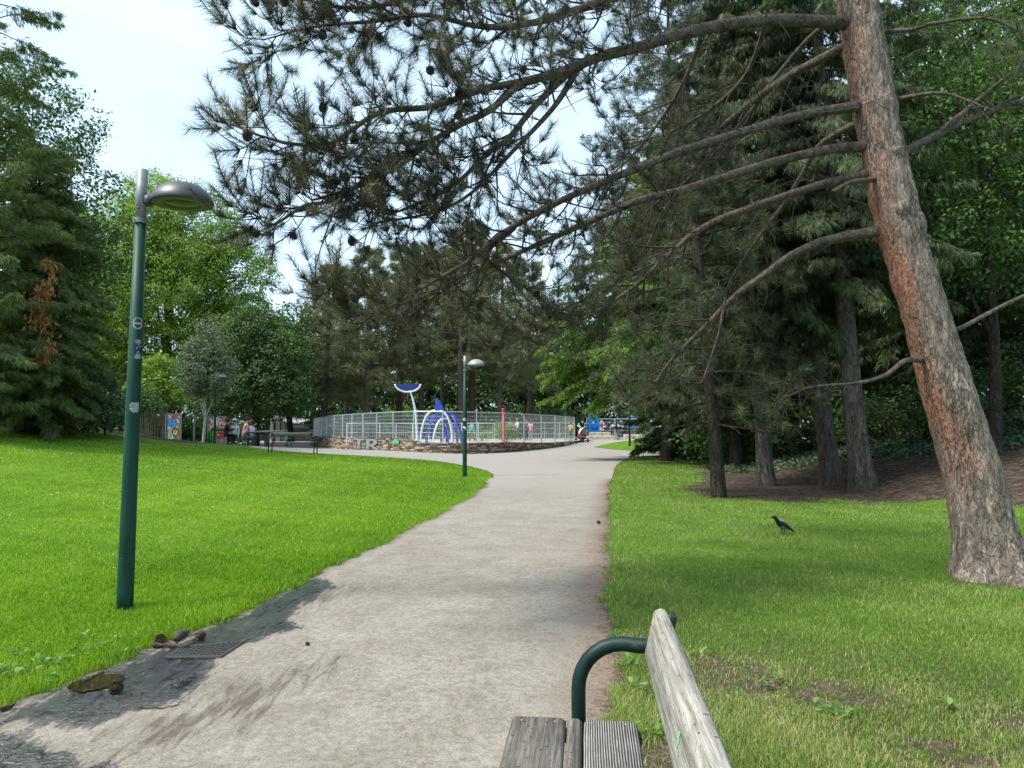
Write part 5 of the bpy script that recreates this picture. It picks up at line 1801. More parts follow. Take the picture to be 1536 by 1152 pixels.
def broadleaf(label, loc, lobes, nclump, per, clump_r, leaf, mat, trunk_r=0.25, bark=None, seed=0, shell=0.55, name="broadleaf_tree", cat="tree", group=None, droop=0.25, trunk_top=0.5, flat=0.7, aspect=0.62):
    """Trunk with limbs to every lobe; leaves in clumps spread through the lobes' volume."""
    rng = np.random.default_rng(seed)
    t = thing(name, label, cat, loc, 0, group)
    lb = np.array(lobes, float)
    wgt = (lb[:, 3] * lb[:, 4] * lb[:, 5]) ** 0.7
    idx = rng.choice(len(lb), nclump, p=wgt / wgt.sum())
    u = rand_unit(rng, nclump)
    rad = shell + (1.08 - shell) * rng.uniform(0, 1, nclump) ** 0.6
    rr = lb[idx, 3:6]
    cpos = lb[idx, :3] + u * rr * rad[:, None]
    outw = unit(u / rr)
    keep = cpos[:, 2] > 0.15
    cpos, outw = cpos[keep], outw[keep]
    cv = rng.uniform(0, 1, len(cpos))
    ci = np.repeat(np.arange(len(cpos)), per)
    sz = clump_r * rng.uniform(0.6, 1.4, len(cpos))
    C = cpos[ci] + rng.normal(size=(len(ci), 3)) * sz[ci][:, None] * np.array([0.6, 0.6, 0.6 * flat])
    Nn = unit(outw[ci] * 0.55 + np.array([0, 0, 0.6]) + rng.normal(size=(len(ci), 3)) * 0.5)
    D = unit(np.cross(Nn, rng.normal(size=(len(ci), 3))) + outw[ci] * 0.35 + np.array([0, 0, -droop]))
    L = leaf * rng.uniform(0.65, 1.3, len(ci))
    V, Fq = leaf_quads(C, D, Nn, L, L * aspect, 0.08)
    v = np.clip(0.5 + (cv[ci] - 0.5) * 0.6 + rng.normal(0, 0.16, len(ci)), 0, 1)
    raw_mesh("crown", V, Fq, mat, t, False, v=v)
    if trunk_r > 0:
        top = lb[:, 2].max()
        paths = []
        zt = max(0.6, top * trunk_top)
        sp = np.array([[0, 0, -0.3], [0.02, 0, 0.25], [rng.normal(0, .1), rng.normal(0, .1), zt * 0.5], [rng.normal(0, .25), rng.normal(0, .25), zt], [lb[:, 0].mean(), lb[:, 1].mean(), top]])
        s = spline(sp, 18)
        paths.append((s, np.interp(np.linspace(0, 1, 18), [0, 0.06, 0.5, 1], [trunk_r * 1.35, trunk_r, trunk_r * 0.62, 0.02])))
        for l in lb:
            k = int(np.clip(rng.uniform(4, 12), 3, 13))
            a = s[k]; c = l[:3] + np.array([0, 0, l[5] * 0.2])
            b = (a + c) / 2 + np.array([0, 0, -0.12 * np.linalg.norm(c - a)]) + rng.normal(0, .15, 3)
            paths.append((bez(a, b, c, 9), np.linspace(trunk_r * 0.42, 0.015, 9)))
            for _ in range(4):
                c2 = l[:3] + rand_unit(rng, 1)[0] * l[3:6] * 0.85
                a2 = bez(a, b, c, 9)[rng.integers(3, 8)]
                paths.append((bez(a2, (a2 + c2) / 2 + rng.normal(0, .12, 3), c2, 7), np.linspace(trunk_r * 0.18, 0.008, 7)))
        tubes_mesh("trunk", paths, bark or BARK_GREY, t, seg=6)
    return t


def conifer(label, loc, h, rad, zb, nbr, spray_L, spray_W, per_m, mat, bark, trunk_r, seed=0, prof=0.8, rise=0.15, droop=0.35, hang=0.8, name="conifer_tree", group=None, lean=(0, 0), dead=0, rust=None, sprk=2, bot=0.55, fan=0.5):
    """Straight trunk, whorled drooping branches hung with flat needle sprays."""
    rng = np.random.default_rng(seed)
    t = thing(name, label, "tree", loc, 0, group)
    n = 22
    zz = np.linspace(-0.3, h, n)
    tr = np.stack([lean[0] * (zz / h) + 0.03 * np.sin(zz * 0.9 + seed), lean[1] * (zz / h) + 0.03 * np.cos(zz * 0.7 + seed), zz], 1)
    r = np.interp(zz, [-0.3, 0.0, 0.6, h], [trunk_r * 1.5, trunk_r * 1.25, trunk_r, 0.015])
    at = lambda z: np.array([np.interp(z, zz, tr[:, 0]), np.interp(z, zz, tr[:, 1]), z])
    paths, Cs, Ds, Ns, vs = [(tr, r)], [], [], [], []
    for i in range(nbr):
        q = (i + rng.uniform(0, 1)) / nbr
        z0 = zb + (h - zb) * q ** 1.12
        k = (z0 - zb) / (h - zb)
        ln = rad * (bot + (1 - bot) * min(1, k / 0.22)) * (1 - k) ** prof * rng.uniform(0.72, 1.12) + 0.25
        az = i * 2.39996 + rng.uniform(-.3, .3)
        dirn = np.array([math.cos(az), math.sin(az), 0])
        s = np.linspace(0, 1, 9)[:, None]
        a = at(z0)
        ri, dr = rise * rng.uniform(-0.6, 2.2), droop * rng.uniform(0.45, 1.35)
        br = a + dirn * ln * s + np.array([0, 0, 1.0]) * ln * (ri * s - dr * s ** 2 + 0.10 * s ** 4)
        br[1:] += rng.normal(0, 0.02 * ln, (8, 3)) * s[1:]
        paths.append((br, np.linspace(max(0.012, trunk_r * 0.16 * (1 - k * .6)), 0.004, 9)))
        m = max(4, int(ln * per_m))
        u = rng.uniform(0.16, 1.02, m) ** 0.8
        pos = np.stack([np.interp(u, s[:, 0], br[:, j]) for j in range(3)], 1)
        side = np.array([-dirn[1], dirn[0], 0])
        for _ in range(sprk):
            sg = rng.choice([-1, 1], m)[:, None]
            wdt = rng.uniform(0, 0.28, m)[:, None] * ln * (1.15 - u)[:, None]
            C = pos + side * sg * wdt + np.array([0, 0, -0.4]) * wdt * 0.5 + rng.normal(0, 0.04, (m, 3))
            D = unit(dirn * rng.uniform(0.2, 0.8, (m, 1)) + side * sg * rng.uniform(0.1, 0.8, (m, 1)) + np.array([0, 0, -1.0]) * (hang * rng.uniform(0.4, 1.3, (m, 1))))
            D = unit(D + rng.normal(0, 0.28, (m, 3)))
            Cs.append(C); Ds.append(D)
            Ns.append(unit(np.array([0, 0, 1.0]) + rng.normal(0, 0.6, (m, 3)) + dirn * 0.4))
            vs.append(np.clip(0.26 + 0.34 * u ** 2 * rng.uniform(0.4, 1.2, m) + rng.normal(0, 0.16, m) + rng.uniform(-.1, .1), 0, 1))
    C, D, Nn, v = np.concatenate(Cs), np.concatenate(Ds), np.concatenate(Ns), np.concatenate(vs)
    L = spray_L * rng.uniform(0.55, 1.35, len(C))
    # each spray is a small fan of three fingers
    Vs, Fs, vv, k = [], [], [], 0
    S0 = unit(np.cross(D, Nn))
    for ang, f in ((0, 1.0), (fan, 0.72), (-fan, 0.72)):
        d2 = unit(D * math.cos(ang) + S0 * math.sin(ang))
        V, Fq = leaf_quads(C, d2, Nn, L * f, L * f * (spray_W / spray_L), 0.05)
        Vs.append(V); Fs.append(Fq + k); k += len(V); vv.append(np.clip(v + 0.1 * (f - .8), 0, 1))
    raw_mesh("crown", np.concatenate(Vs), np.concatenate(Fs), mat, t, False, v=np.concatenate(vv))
    if dead:
        dp = paths
        for i in range(dead):
            z0 = rng.uniform(0.9, zb + 1.0); az = rng.uniform(0, 6.28); ln = rng.uniform(0.25, 1.1)
            a = at(z0)
            s = np.linspace(0, 1, 6)[:, None]
            dp.append((a + np.array([math.cos(az), math.sin(az), -0.1]) * ln * s + np.array([0, 0, -.25]) * ln * s ** 2, np.linspace(0.016, 0.004, 6)))
    tubes_mesh("trunk", paths, bark, t, seg=4)
    if rust is not None:
        z0, z1, az, rr = rust
        m = 1500
        zq = rng.uniform(z0, z1, m)
        a = az + rng.normal(0, 0.065, m) * (0.6 + 0.6 * np.sin(zq * 2.1) ** 2) + 0.07 * np.sin(zq * 2.5)
        q = rr * rng.uniform(0.86, 1.04, m)
        C = np.stack([np.cos(a) * q, np.sin(a) * q, zq], 1)
        keep = rng.random(m) < 0.55 + 0.45 * np.sin(zq * 3.1)
        C = C[keep]
        D = unit(np.stack([np.cos(a), np.sin(a), -1.2 + 0 * a], 1)[keep] + rng.normal(0, .4, C.shape))
        V, Fq = leaf_quads(C, D, rand_unit(rng, len(C)), 0.24, 0.07, 0.05)
        raw_mesh("dead_foliage", V, Fq, L_RUST, t, False, v=rng.random(len(C)))
    return t


def pine(label, loc, h, rad, zb, nbr, tufts, tuft_L, needle_w, nper, mat, bark, trunk_r, seed=0, name="pine_tree", group=None, lean=(0, 0), droop=0.2, flat=0.5, bare=0):
    """Bare pole, irregular layered crown of needle tufts at the branch ends."""
    rng = np.random.default_rng(seed)
    t = thing(name, label, "tree", loc, 0, group)
    zz = np.linspace(-0.3, h, 20)
    tr = np.stack([lean[0] * (np.maximum(zz, 0) / h) ** 1.3 + 0.06 * np.sin(zz * 0.6 + seed), lean[1] * (zz / h) + 0.06 * np.cos(zz * 0.5 + seed), zz], 1)
    r = np.interp(zz, [-0.3, 0.0, 0.8, h * .6, h], [trunk_r * 1.45, trunk_r * 1.2, trunk_r, trunk_r * .7, 0.03])
    at = lambda z: np.array([np.interp(z, zz, tr[:, 0]), np.interp(z, zz, tr[:, 1]), z])
    paths, Cs, Ax, Vv = [(tr, r)], [], [], []
    for i in range(nbr):
        k = (i + rng.uniform(0, 1)) / nbr
        z0 = zb + (h - zb) * k
        ln = rad * (0.62 + 0.5 * math.sin(math.pi * min(1, k * 1.15 + 0.12))) * (1 - 0.62 * k ** 2.2) * rng.uniform(0.6, 1.1)
        az = i * 2.39996 + rng.uniform(-.5, .5)
        dirn = np.array([math.cos(az), math.sin(az), 0])
        s = np.linspace(0, 1, 8)[:, None]
        br = at(z0) + dirn * ln * s + np.array([0, 0, 1.0]) * ln * ((0.12 + 0.35 * k) * s - droop * (1 - k * .6) * s ** 2)
        br[1:] += rng.normal(0, 0.03 * ln, (7, 3)) * s[1:]
        paths.append((br, np.linspace(max(0.02, trunk_r * 0.28 * (1 - .5 * k)), 0.008, 8)))
        cv = rng.uniform(-.15, .15)
        for _ in range(tufts):
            u = rng.uniform(0.35, 1.0) ** 0.7
            p = np.array([np.interp(u, s[:, 0], br[:, j]) for j in range(3)])
            side = rng.normal(0, 1, 3) * np.array([1, 1, flat]) * ln * 0.17 * (0.5 + u * .6)
            c = p + side
            if rng.random() < 0.35:
                paths.append((bez(p, (p + c) / 2 + np.array([0, 0, -.04]), c, 4), np.array([0.012, 0.009, 0.007, 0.005])))
            Cs.append(c); Ax.append(unit(dirn * .6 + side / (np.linalg.norm(side) + .1) * .6 + np.array([0, 0, 0.5])))
            Vv.append(cv + rng.uniform(0.15, 0.8))
    C, A, v = np.array(Cs), np.array(Ax), np.array(Vv)
    ci = np.repeat(np.arange(len(C)), nper)
    base = C[ci] + rng.normal(0, tuft_L * 0.22, (len(ci), 3))
    D = unit(A[ci] * 0.55 + rand_unit(rng, len(ci)))
    V, Fq = needle_tris(base, D, tuft_L * rng.uniform(0.6, 1.2, len(ci)), needle_w * rng.uniform(0.7, 1.3, len(ci)), rng)
    raw_mesh("crown", V, Fq, mat, t, False, v=np.clip(v[ci] + rng.normal(0, 0.13, len(ci)), 0, 1))
    for i in range(bare):
        z0 = rng.uniform(1.5, zb); az = rng.uniform(0, 6.28); ln = rng.uniform(0.4, 1.6)
        s = np.linspace(0, 1, 6)[:, None]
        paths.append((at(z0) + np.array([math.cos(az), math.sin(az), -0.15]) * ln * s + rng.normal(0, .05, (6, 3)) * s, np.linspace(0.022, 0.005, 6)))
    tubes_mesh("trunk", paths, bark, t, seg=4)
    return t


def shrub(label, loc, w, h, n, leaf, mat, seed, group=None, d=None, name="shrub"):
    rng = np.random.default_rng(seed)
    d = d or w * .8
    lobes = [(rng.uniform(-.35, .35) * w, rng.uniform(-.3, .3) * d, h * rng.uniform(.3, .62), w * rng.uniform(.2, .33), d * rng.uniform(.22, .34), h * rng.uniform(.28, .4)) for _ in range(7)]
    return broadleaf(label, loc, lobes, n // 14, 14, leaf * 1.8, leaf, mat, 0.05, BARK_DARK, seed, 0.3, name, "shrub", group, 0.2, 0.4)


# ---------- behind the lawn on the left
HX = lambda px, Y: (px - 768) / F * Y
UG = "dense dark shrubs at the lawn's upper edge"
conifer("dark drooping fir with a strip of rust brown dead foliage at the lawn's upper edge", GX(48, 27.5), 11.0, 3.0, 0.6, 200, 0.20, 0.028, 40, L_FIR, BARK_DARK, 0.22, 3, 0.45, 0.10, 0.5, 1.3, "fir_tree", None, rust=(2.5, 6.2, R(-52), 2.75), sprk=4)
conifer("tall thin fir whose boughs reach into the sky at the picture's upper corner", GX(-30, 24.5), 19, 2.7, 1.0, 90, 0.26, 0.036, 34, L_FIR, BARK_DARK, 0.25, 5, 0.32, 0.30, 0.34, 0.9, "fir_tree", sprk=3)
broadleaf("tall dark broadleaf tree rising behind the firs above the shrubs", GX(14, 30.5), [(0, 0, 6, 3.6, 3, 3.4), (-1.5, 0, 10, 3.4, 3, 3.2), (1.6, -.5, 9, 2.9, 2.6, 2.6), (2.6, -.8, 6.6, 2.4, 2.2, 2.0), (0.5, 0, 12.6, 2.6, 2.4, 2.4), (-3, 0, 14, 3, 3, 3)], 1900, 24, 0.34, 0.16, L_DARK, 0.32, BARK_DARK, 7)
broadleaf("large bright green broadleaf tree behind the tall lamp", GX(250, 56), [(0.0, 0.0, 9.59, 6.47, 5.99, 5.03), (-3.11, -1.2, 14.62, 4.31, 4.08, 4.08), (1.2, -0.72, 16.3, 4.08, 3.83, 3.6), (4.31, -0.96, 12.7, 3.83, 3.6, 3.36), (5.51, -1.2, 8.39, 3.36, 3.11, 3.11), (-5.51, -1.2, 10.07, 3.83, 3.6, 3.6), (-6.47, -0.72, 14.38, 3.6, 3.36, 3.6), (0.0, -2.4, 11.5, 5.03, 4.31, 4.08), (7.67, -0.48, 6.47, 2.76, 2.76, 2.63), (-1.43, 0.0, 18.69, 2.63, 2.63, 2.28), (-4.79, -0.6, 5.28, 3.83, 3.36, 3.11), (4.31, -0.6, 15.58, 2.16, 2.16, 1.92)], 4200, 48, 0.48, 0.18, L_BRIGHT, 0.42, BARK_GREY, 11, 0.62)
broadleaf("smaller fresh green tree with layered leaves right behind the tall lamp pole", GX(228, 41), [(0, 0, 3.0, 1.7, 1.6, 0.9), (-1.2, 0, 2.3, 1.3, 1.2, .8), (1.1, -.2, 2.6, 1.1, 1.1, .7), (0.2, 0, 4.0, 1.2, 1.1, .8)], 330, 18, 0.26, 0.2, L_BRIGHT, 0.10, BARK_GREY, 13, 0.4)
broadleaf("young silvery leaved tree with a thin white trunk beside a lamp", GX(306, 37.6), [(0.1, 0, 3.9, 1.35, 1.3, 1.3), (-.45, 0, 3.3, .95, .95, .9), (.75, 0, 3.3, .95, .95, .95), (.2, 0, 5.0, 1.0, 1.0, 1.0), (.15, 0, 5.9, .55, .6, .65), (-.5, 0, 4.6, .8, .8, .8)], 520, 20, 0.24, 0.13, L_SILVER, 0.075, BARK_WHITE, 17, 0.35, "birch_tree", droop=0.5)
broadleaf("dark dense broadleaf tree behind the silvery young tree", GX(385, 50), [(0, 0, 4.4, 3.2, 3, 2.6), (-.8, 0, 7.2, 2.4, 2.4, 2.0), (1.6, 0, 6.2, 2.0, 2, 1.9), (2.2, -.4, 3.8, 1.8, 1.8, 1.5), (-2.6, -.4, 3.6, 1.9, 1.8, 1.6), (-.2, 0, 8.8, 1.5, 1.5, 1.2)], 1500, 22, 0.36, 0.2, L_DARK, 0.25, BARK_DARK, 19)
broadleaf("sunlit round topped broadleaf tree left of the far pines", GX(437, 66), [(0, 0, 6, 3.2, 3, 3), (-.8, 0, 9.2, 2.6, 2.6, 2.2), (1.6, 0, 9.8, 2.2, 2.2, 1.8), (2.6, 0, 6, 2.4, 2.4, 2.2), (-2.6, 0, 5.4, 2.6, 2.4, 2.2), (0.4, 0, 11.2, 1.7, 1.7, 1.3)], 850, 20, 0.46, 0.3, L_MID, 0.3, BARK_DARK, 23)
for i, (px, Y, w, h, mt, lab) in enumerate(((-20, 29, 5.5, 2.9, L_DARK, "broad dark shrub under the thin fir at the far corner"), (45, 30, 4.6, 2.4, L_DARK, "dark shrub below the strip of dead rust brown foliage"),
                                            (105, 30.0, 4.4, 3.0, L_BLUEGREEN, "blue green shrub just before the fir trunk"), (158, 31.5, 3.8, 3.0, L_BLUEGREEN, "blue green shrub beside the tall lamp"),
                                            (196, 36.5, 2.8, 2.9, L_MID, "leafy mid green bush behind the stake fence"), (246, 42, 2.6, 1.9, L_DARK, "low dark bush behind the board with blue scribbles"),
                                            (278, 43, 2.5, 1.9, L_DARK, "low dark bush between two painted boards"), (345, 45, 3.4, 2.1, L_DARK, "dark bush behind the seated people"), (308, 44.5, 2.8, 2.0, L_DARK, "dark bush behind the white trunked young tree"))):
    shrub(lab, GX(px, Y), w, h, 3600 if w > 4 else 2000, 0.17, mt, 100 + i, UG)

# ---------- pines behind the playground
PG2 = "pines behind the playground"
spec = [(487, 60, 14.6, 3.8, 3.6, 0.30, "leftmost of the far pines, low browed and greyish green", BARK_GREY), (551, 58, 15.5, 4.0, 4.6, 0.29, "far pine with grey trunk left of the half moon", BARK_GREY),
        (599, 63, 17, 4.0, 5.6, 0.34, "far pine with thick reddish trunk directly behind the half moon", BARK_RED), (631, 61, 16.5, 3.8, 5.8, 0.27, "far pine with reddish trunk between half moon and blue fin", BARK_RED),
        (663, 70, 17.5, 3.8, 6.0, 0.22, "thin grey far pine behind the blue fin", BARK_GREY), (692, 59, 17, 3.9, 6.2, 0.30, "far pine with grey trunk just left of the fork lamp", BARK_GREY),
        (707, 62, 18.5, 4.0, 6.4, 0.32, "far pine with ruddy trunk just right of the fork lamp", BARK_RED), (750, 60, 16, 3.9, 5.0, 0.22, "thin trunked far pine behind the red post", BARK_GREY),
        (795, 69, 16.5, 4.2, 4.6, 0.28, "far pine behind the bend of the wire fence", BARK_GREY), (520, 72, 17, 4.2, 4.0, 0.28, "more distant pine between the two leftmost far pines", BARK_GREY)]
protos = []
for i, (px, Y, h, rad, zb, tr_, lab, bk) in enumerate(spec):
    pine(lab, np.array([HX(px, Y), Y, terrain(HX(px, Y), Y)]), h, rad, zb, 52, 25, 0.42, 0.05, 17, L_PINE, bk, tr_, 40 + i, "pine_tree", PG2, (rnd.uniform(-.5, .5), 0), 0.30, 0.55, 10)
BG = "dark trees closing the view beyond the pines"
def back_tree(label, px, Y, h, rad, mat, seed, group=BG, leaf=0.42, n=620):
    lobes = [(0, 0, h * .3, rad, rad * .9, h * .28), (-rad * .5, 0, h * .55, rad * .8, rad * .8, h * .24), (rad * .5, 0, h * .52, rad * .8, rad * .8, h * .24), (0, 0, h * .78, rad * .7, rad * .7, h * .2), (rad * .8, 0, h * .25, rad * .6, rad * .6, h * .2), (-rad * .8, 0, h * .24, rad * .6, rad * .6, h * .2)]
    return broadleaf(label, GX(px, Y), lobes, n, 18, leaf * 1.7, leaf, mat, 0.3, BARK_DARK, seed, 0.45, "broadleaf_tree", "tree", group)


bt = [(-120, 62, 17, 6, L_DARK, "dark tree beyond the upper corner of the lawn"), (60, 60, 15, 6, L_DARK, "dark tree behind the shrubs left of the tall lamp"), (150, 74, 13, 6, L_MID, "mid green tree behind the fresh green one by the lamp pole"), (345, 78, 12.5, 6, L_DARK, "dark tree far behind the seated people"),
      (470, 84, 13, 6, L_DARK, "dark tree behind the pavilion roof"), (560, 86, 14, 6.5, L_DARK, "dark tree behind the half moon pines"), (640, 84, 13, 6, L_MID, "greener tree showing between far pine trunks left of the fin"), (725, 86, 15, 6.5, L_DARK, "dark tree beyond the fork lamp"),
      (790, 80, 14, 6, L_DARK, "dark tree beyond the red post"), (860, 76, 15, 6, L_DARK, "dark tree behind the playground's far corner"), (940, 80, 16, 7, L_DARK, "dark tree far behind the blue banner"), (1040, 70, 17, 7, L_DARK, "dark tree far beyond the small lawn")]
for i, (px, Y, h, rad, mt, lab) in enumerate(bt):
    back_tree(lab, px, Y, h, rad, mt, 200 + i)
for i, (px, Y, w, h, mt, lab) in enumerate(((760, 44.2, 1.5, 1.3, L_BRIGHT, "yellowish green bush at the foot of the red post"), (722, 49, 3.4, 1.35, L_BRIGHT, "pale green bushes behind the low white fence"), (603, 66, 4, 3.4, L_BRIGHT, "sunlit bush behind the half moon post"),
                                            (500, 64, 6, 3.2, L_DARK, "dark undergrowth bush behind the curved fence's far end"), (575, 68, 6, 3.4, L_DARK, "dark bush under the far pines by the half moon"), (670, 70, 7, 3.4, L_DARK, "dark bush under the far pines behind the fin"), (790, 70, 7, 3.6, L_DARK, "dark bush behind the children"), (842, 66, 5, 3.2, L_DARK, "dark bush beside the slim lamp"))):
    x = HX(px, Y)
    shrub(lab, np.array([x, Y, 0.48 if Y < 62 else tz(x, Y)]), w, h, 900 if Y < 55 else 1700, 0.12 if Y < 55 else 0.26, mt, 300 + i, "bushes in and behind the playground")

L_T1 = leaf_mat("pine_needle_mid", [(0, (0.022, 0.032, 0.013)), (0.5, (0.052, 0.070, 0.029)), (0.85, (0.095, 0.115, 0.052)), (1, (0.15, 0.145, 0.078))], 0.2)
# ---------- right side: cypress, pine and spruces
conifer("tall light green cypress with drooping sprays between path and playground", GX(1000, 31), 14.0, 5.9, 3.8, 300, 0.17, 0.030, 52, L_CYP, BARK_DARK, 0.24, 61, 0.75, 0.12, 0.5, 1.1, "cypress_tree", None, sprk=4, bot=0.8, fan=0.3)
conifer("broad dark yew whose skirt sweeps the far lawn edge", GX(1045, 35), 8.0, 3.4, 0.3, 130, 0.27, 0.05, 30, L_SPR, BARK_DARK, 0.24, 63, 0.6, 0.12, 0.45, 0.9, "yew_tree", None, sprk=4, bot=0.8)
pine("small dark trunked pine nearest the path, low branched with grey green tufts", GX(1071, 15.2), 9.0, 2.1, 1.8, 52, 32, 0.17, 0.010, 44, L_T1, BARK_DARK, 0.14, 71, "pine_tree", None, (-0.5, 0), 0.42, 0.6, 8)
for px, Y, h, rad, zb, sd, lab in ((1003, 34.5, 25, 4.6, 7.5, 73, "tall grey needled pine whose crown closes the gap beside the long limbs"), (1152, 27.5, 23, 3.9, 7.0, 75, "tall pine whose crown stands behind the upper limbs of the leaning pine")):
    pine(lab, GX(px, Y), h, rad, zb, 64, 32, 0.32, 0.024, 32, L_T1, BARK_DARK, 0.2, sd, "pine_tree", "tall pines behind the long limbs", (0.3, 0), 0.25, 0.6, 8)
SP = "spruces with bare lower trunks under the canopy"
conifer("slender spruce second from the path with a slightly leaning trunk", GX(1148, 18.2), 15, 3.0, 3.1, 130, 0.24, 0.020, 38, L_SPR, BARK_GREY, 0.20, 81, 0.7, 0.05, 0.5, 2.2, "spruce_tree", SP, (-0.9, 0), 14, sprk=4, fan=0.25)
conifer("grey trunked spruce left of the thickest straight trunk under the canopy", GX(1243, 18.1), 17, 3.1, 3.9, 130, 0.24, 0.020, 38, L_SPR, BARK_GREY, 0.235, 83, 0.7, 0.05, 0.5, 2.2, "spruce_tree", SP, (-1.6, 0.2), 18, sprk=4, fan=0.25)
conifer("thickest straight spruce trunk directly left of the leaning pine", GX(1291, 16.6), 18, 3.2, 4.6, 130, 0.24, 0.020, 38, L_SPR, BARK_GREY, 0.25, 85, 0.7, 0.05, 0.5, 2.2, "spruce_tree", SP, (-1.2, 0.3), 18, sprk=4, fan=0.25)
SB = "spruces deeper in the dark stand"
for i, (px, Y, h, rad, zb, lab) in enumerate(((1105, 25, 15, 3.4, 1.6, "spruce deeper in, behind the small dark trunked pine"), (1190, 27, 17, 3.6, 2.4, "spruce deeper in between the two left spruce trunks"), (1350, 25, 18, 3.6, 2.4, "spruce deeper in, hidden by the leaning pine trunk"),
                                               (1450, 22, 18, 3.6, 2.4, "spruce deeper in, right of the leaning pine"), (1560, 24, 18, 3.8, 2.0, "spruce deeper in at the picture's edge"), (1010, 44, 17, 4.2, 2.2, "spruce far behind the cypress"), (1260, 34, 19, 4.2, 2.0, "tallest spruce deep behind the straight trunks"), (1110, 38, 18, 4.2, 2.0, "spruce deep behind the yew"))):
    conifer(lab, GX(px, Y), h, rad, zb, 120, 0.30, 0.038, 24, L_SPR, BARK_DARK, 0.22, 400 + i, 0.7, 0.08, 0.5, 1.6, "spruce_tree", SB, sprk=3, fan=0.3)
BR = "broadleaf trees at the right edge of the stand"
broadleaf("leafy green broadleaf tree glowing behind the leaning pine's upper trunk", GX(1490, 17), [(0, 0, 5.6, 2.6, 2.4, 1.7), (-1.6, .3, 7.4, 2.2, 2.2, 1.6), (1.2, 0, 8, 2.4, 2.2, 1.6), (2.0, 0, 4.8, 2.2, 2, 1.5), (-.4, 0, 9.8, 2.2, 2, 1.6), (-1.8, .8, 4.4, 1.7, 1.7, 1.2)], 1000, 26, 0.32, 0.105, L_MID, 0.15, BARK_DARK, 91, 0.3, group=BR, droop=0.35)
broadleaf("second leafy broadleaf tree further back at the right edge", GX(1600, 20), [(0, 0, 5, 3.2, 3, 2.4), (-1.6, 0, 8, 3, 2.8, 2.2), (1.2, 0, 10, 3, 2.8, 2.2), (-2.4, 0, 5.6, 2.2, 2, 1.6)], 1000, 26, 0.4, 0.13, L_DARK, 0.2, BARK_DARK, 93, 0.3, group=BR)
broadleaf("broadleaf tree whose crown closes the gap above the spruces", GX(1395, 30), [(0, 0, 9, 4, 3.6, 3.4), (-2.5, 0, 12, 3.4, 3, 2.8), (2.5, 0, 12, 3.4, 3, 2.8), (0, 0, 15, 3, 3, 2.4)], 700, 22, 0.5, 0.26, L_MID, 0.25, BARK_DARK, 95, 0.35, group=BR)
back_r = [(1150, 46, 14, 6, "dark tree closing the view behind the yew and small pine"), (1270, 44, 13, 6, "dark tree closing the view behind the straight spruce trunks"), (1390, 40, 13, 6, "dark tree closing the view behind the leaning pine"), (1520, 36, 14, 6, "dark tree closing the view at the stand's outer edge"), (1660, 34, 15, 6, "dark tree just beyond the picture's edge")]
for i, (px, Y, h, rad, lab) in enumerate(back_r):
    back_tree(lab, px, Y, h, rad, L_DARK, 240 + i, "dark trees deep in the stand", 0.3, 620)
for i, (px, Y, w, h, mt, lab) in enumerate(((1105, 26, 3.6, 1.9, L_DARK, "dark undergrowth shrub behind the small dark trunked pine"), (1175, 25, 3.4, 1.8, L_DARK, "dark undergrowth shrub between the left spruce trunks"), (1245, 24.5, 3.2, 1.8, L_DARK, "dark undergrowth shrub behind the grey trunked spruce"), (1320, 22.5, 3.2, 1.9, L_DARK, "dark undergrowth shrub behind the thickest straight trunk"),
                                            (1385, 21, 3.2, 2.1, L_DARK, "dark undergrowth shrub left of the leaning pine's base"), (1455, 19.5, 3.2, 2.4, L_DARK, "dark undergrowth shrub right of the leaning pine"), (1530, 18.5, 3.4, 2.8, L_DARK, "tall dark undergrowth shrub at the picture's edge"), (1010, 38.5, 2.6, 1.3, L_BLUEGREEN, "grey leaved low shrub at the foot of the yew"), (1075, 31, 3, 1.4, L_DARK, "low dark shrub behind the small pine's trunk"))):
    shrub(lab, GX(px, Y), w, h, 2600, 0.12, mt, 500 + i, "dark undergrowth shrubs under the stand")


def ivy():
    """Creeping ground cover along the back of the bare soil."""
    n = 9000
    px = RNG.uniform(1085, 1640, n)
    Y = np.interp(px, [1085, 1200, 1330, 1450, 1640], [24, 22.5, 20.5, 18.3, 16.0]) + np.abs(RNG.normal(0, 1.3, n)) * RNG.choice([1, 1, 1, -0.35], n)
    x = (px - 768) / F * Y
    C = np.stack([x, Y, terrain(x, Y) + RNG.uniform(0.01, 0.16, n)], 1)
    Nn = unit(np.array([0, -0.3, 1.0]) + RNG.normal(0, .5, (n, 3)))
    D = unit(np.cross(Nn, RNG.normal(size=(n, 3))))
    L = RNG.uniform(0.06, 0.13, n)
    V, Fq = leaf_quads(C, D, Nn, L, L * .8, .08)
    o = raw_mesh("ivy_ground_cover", V, Fq, L_BLUEGREEN, None, False, v=RNG.random(n))
    tag(o, kind="stuff")


ivy()
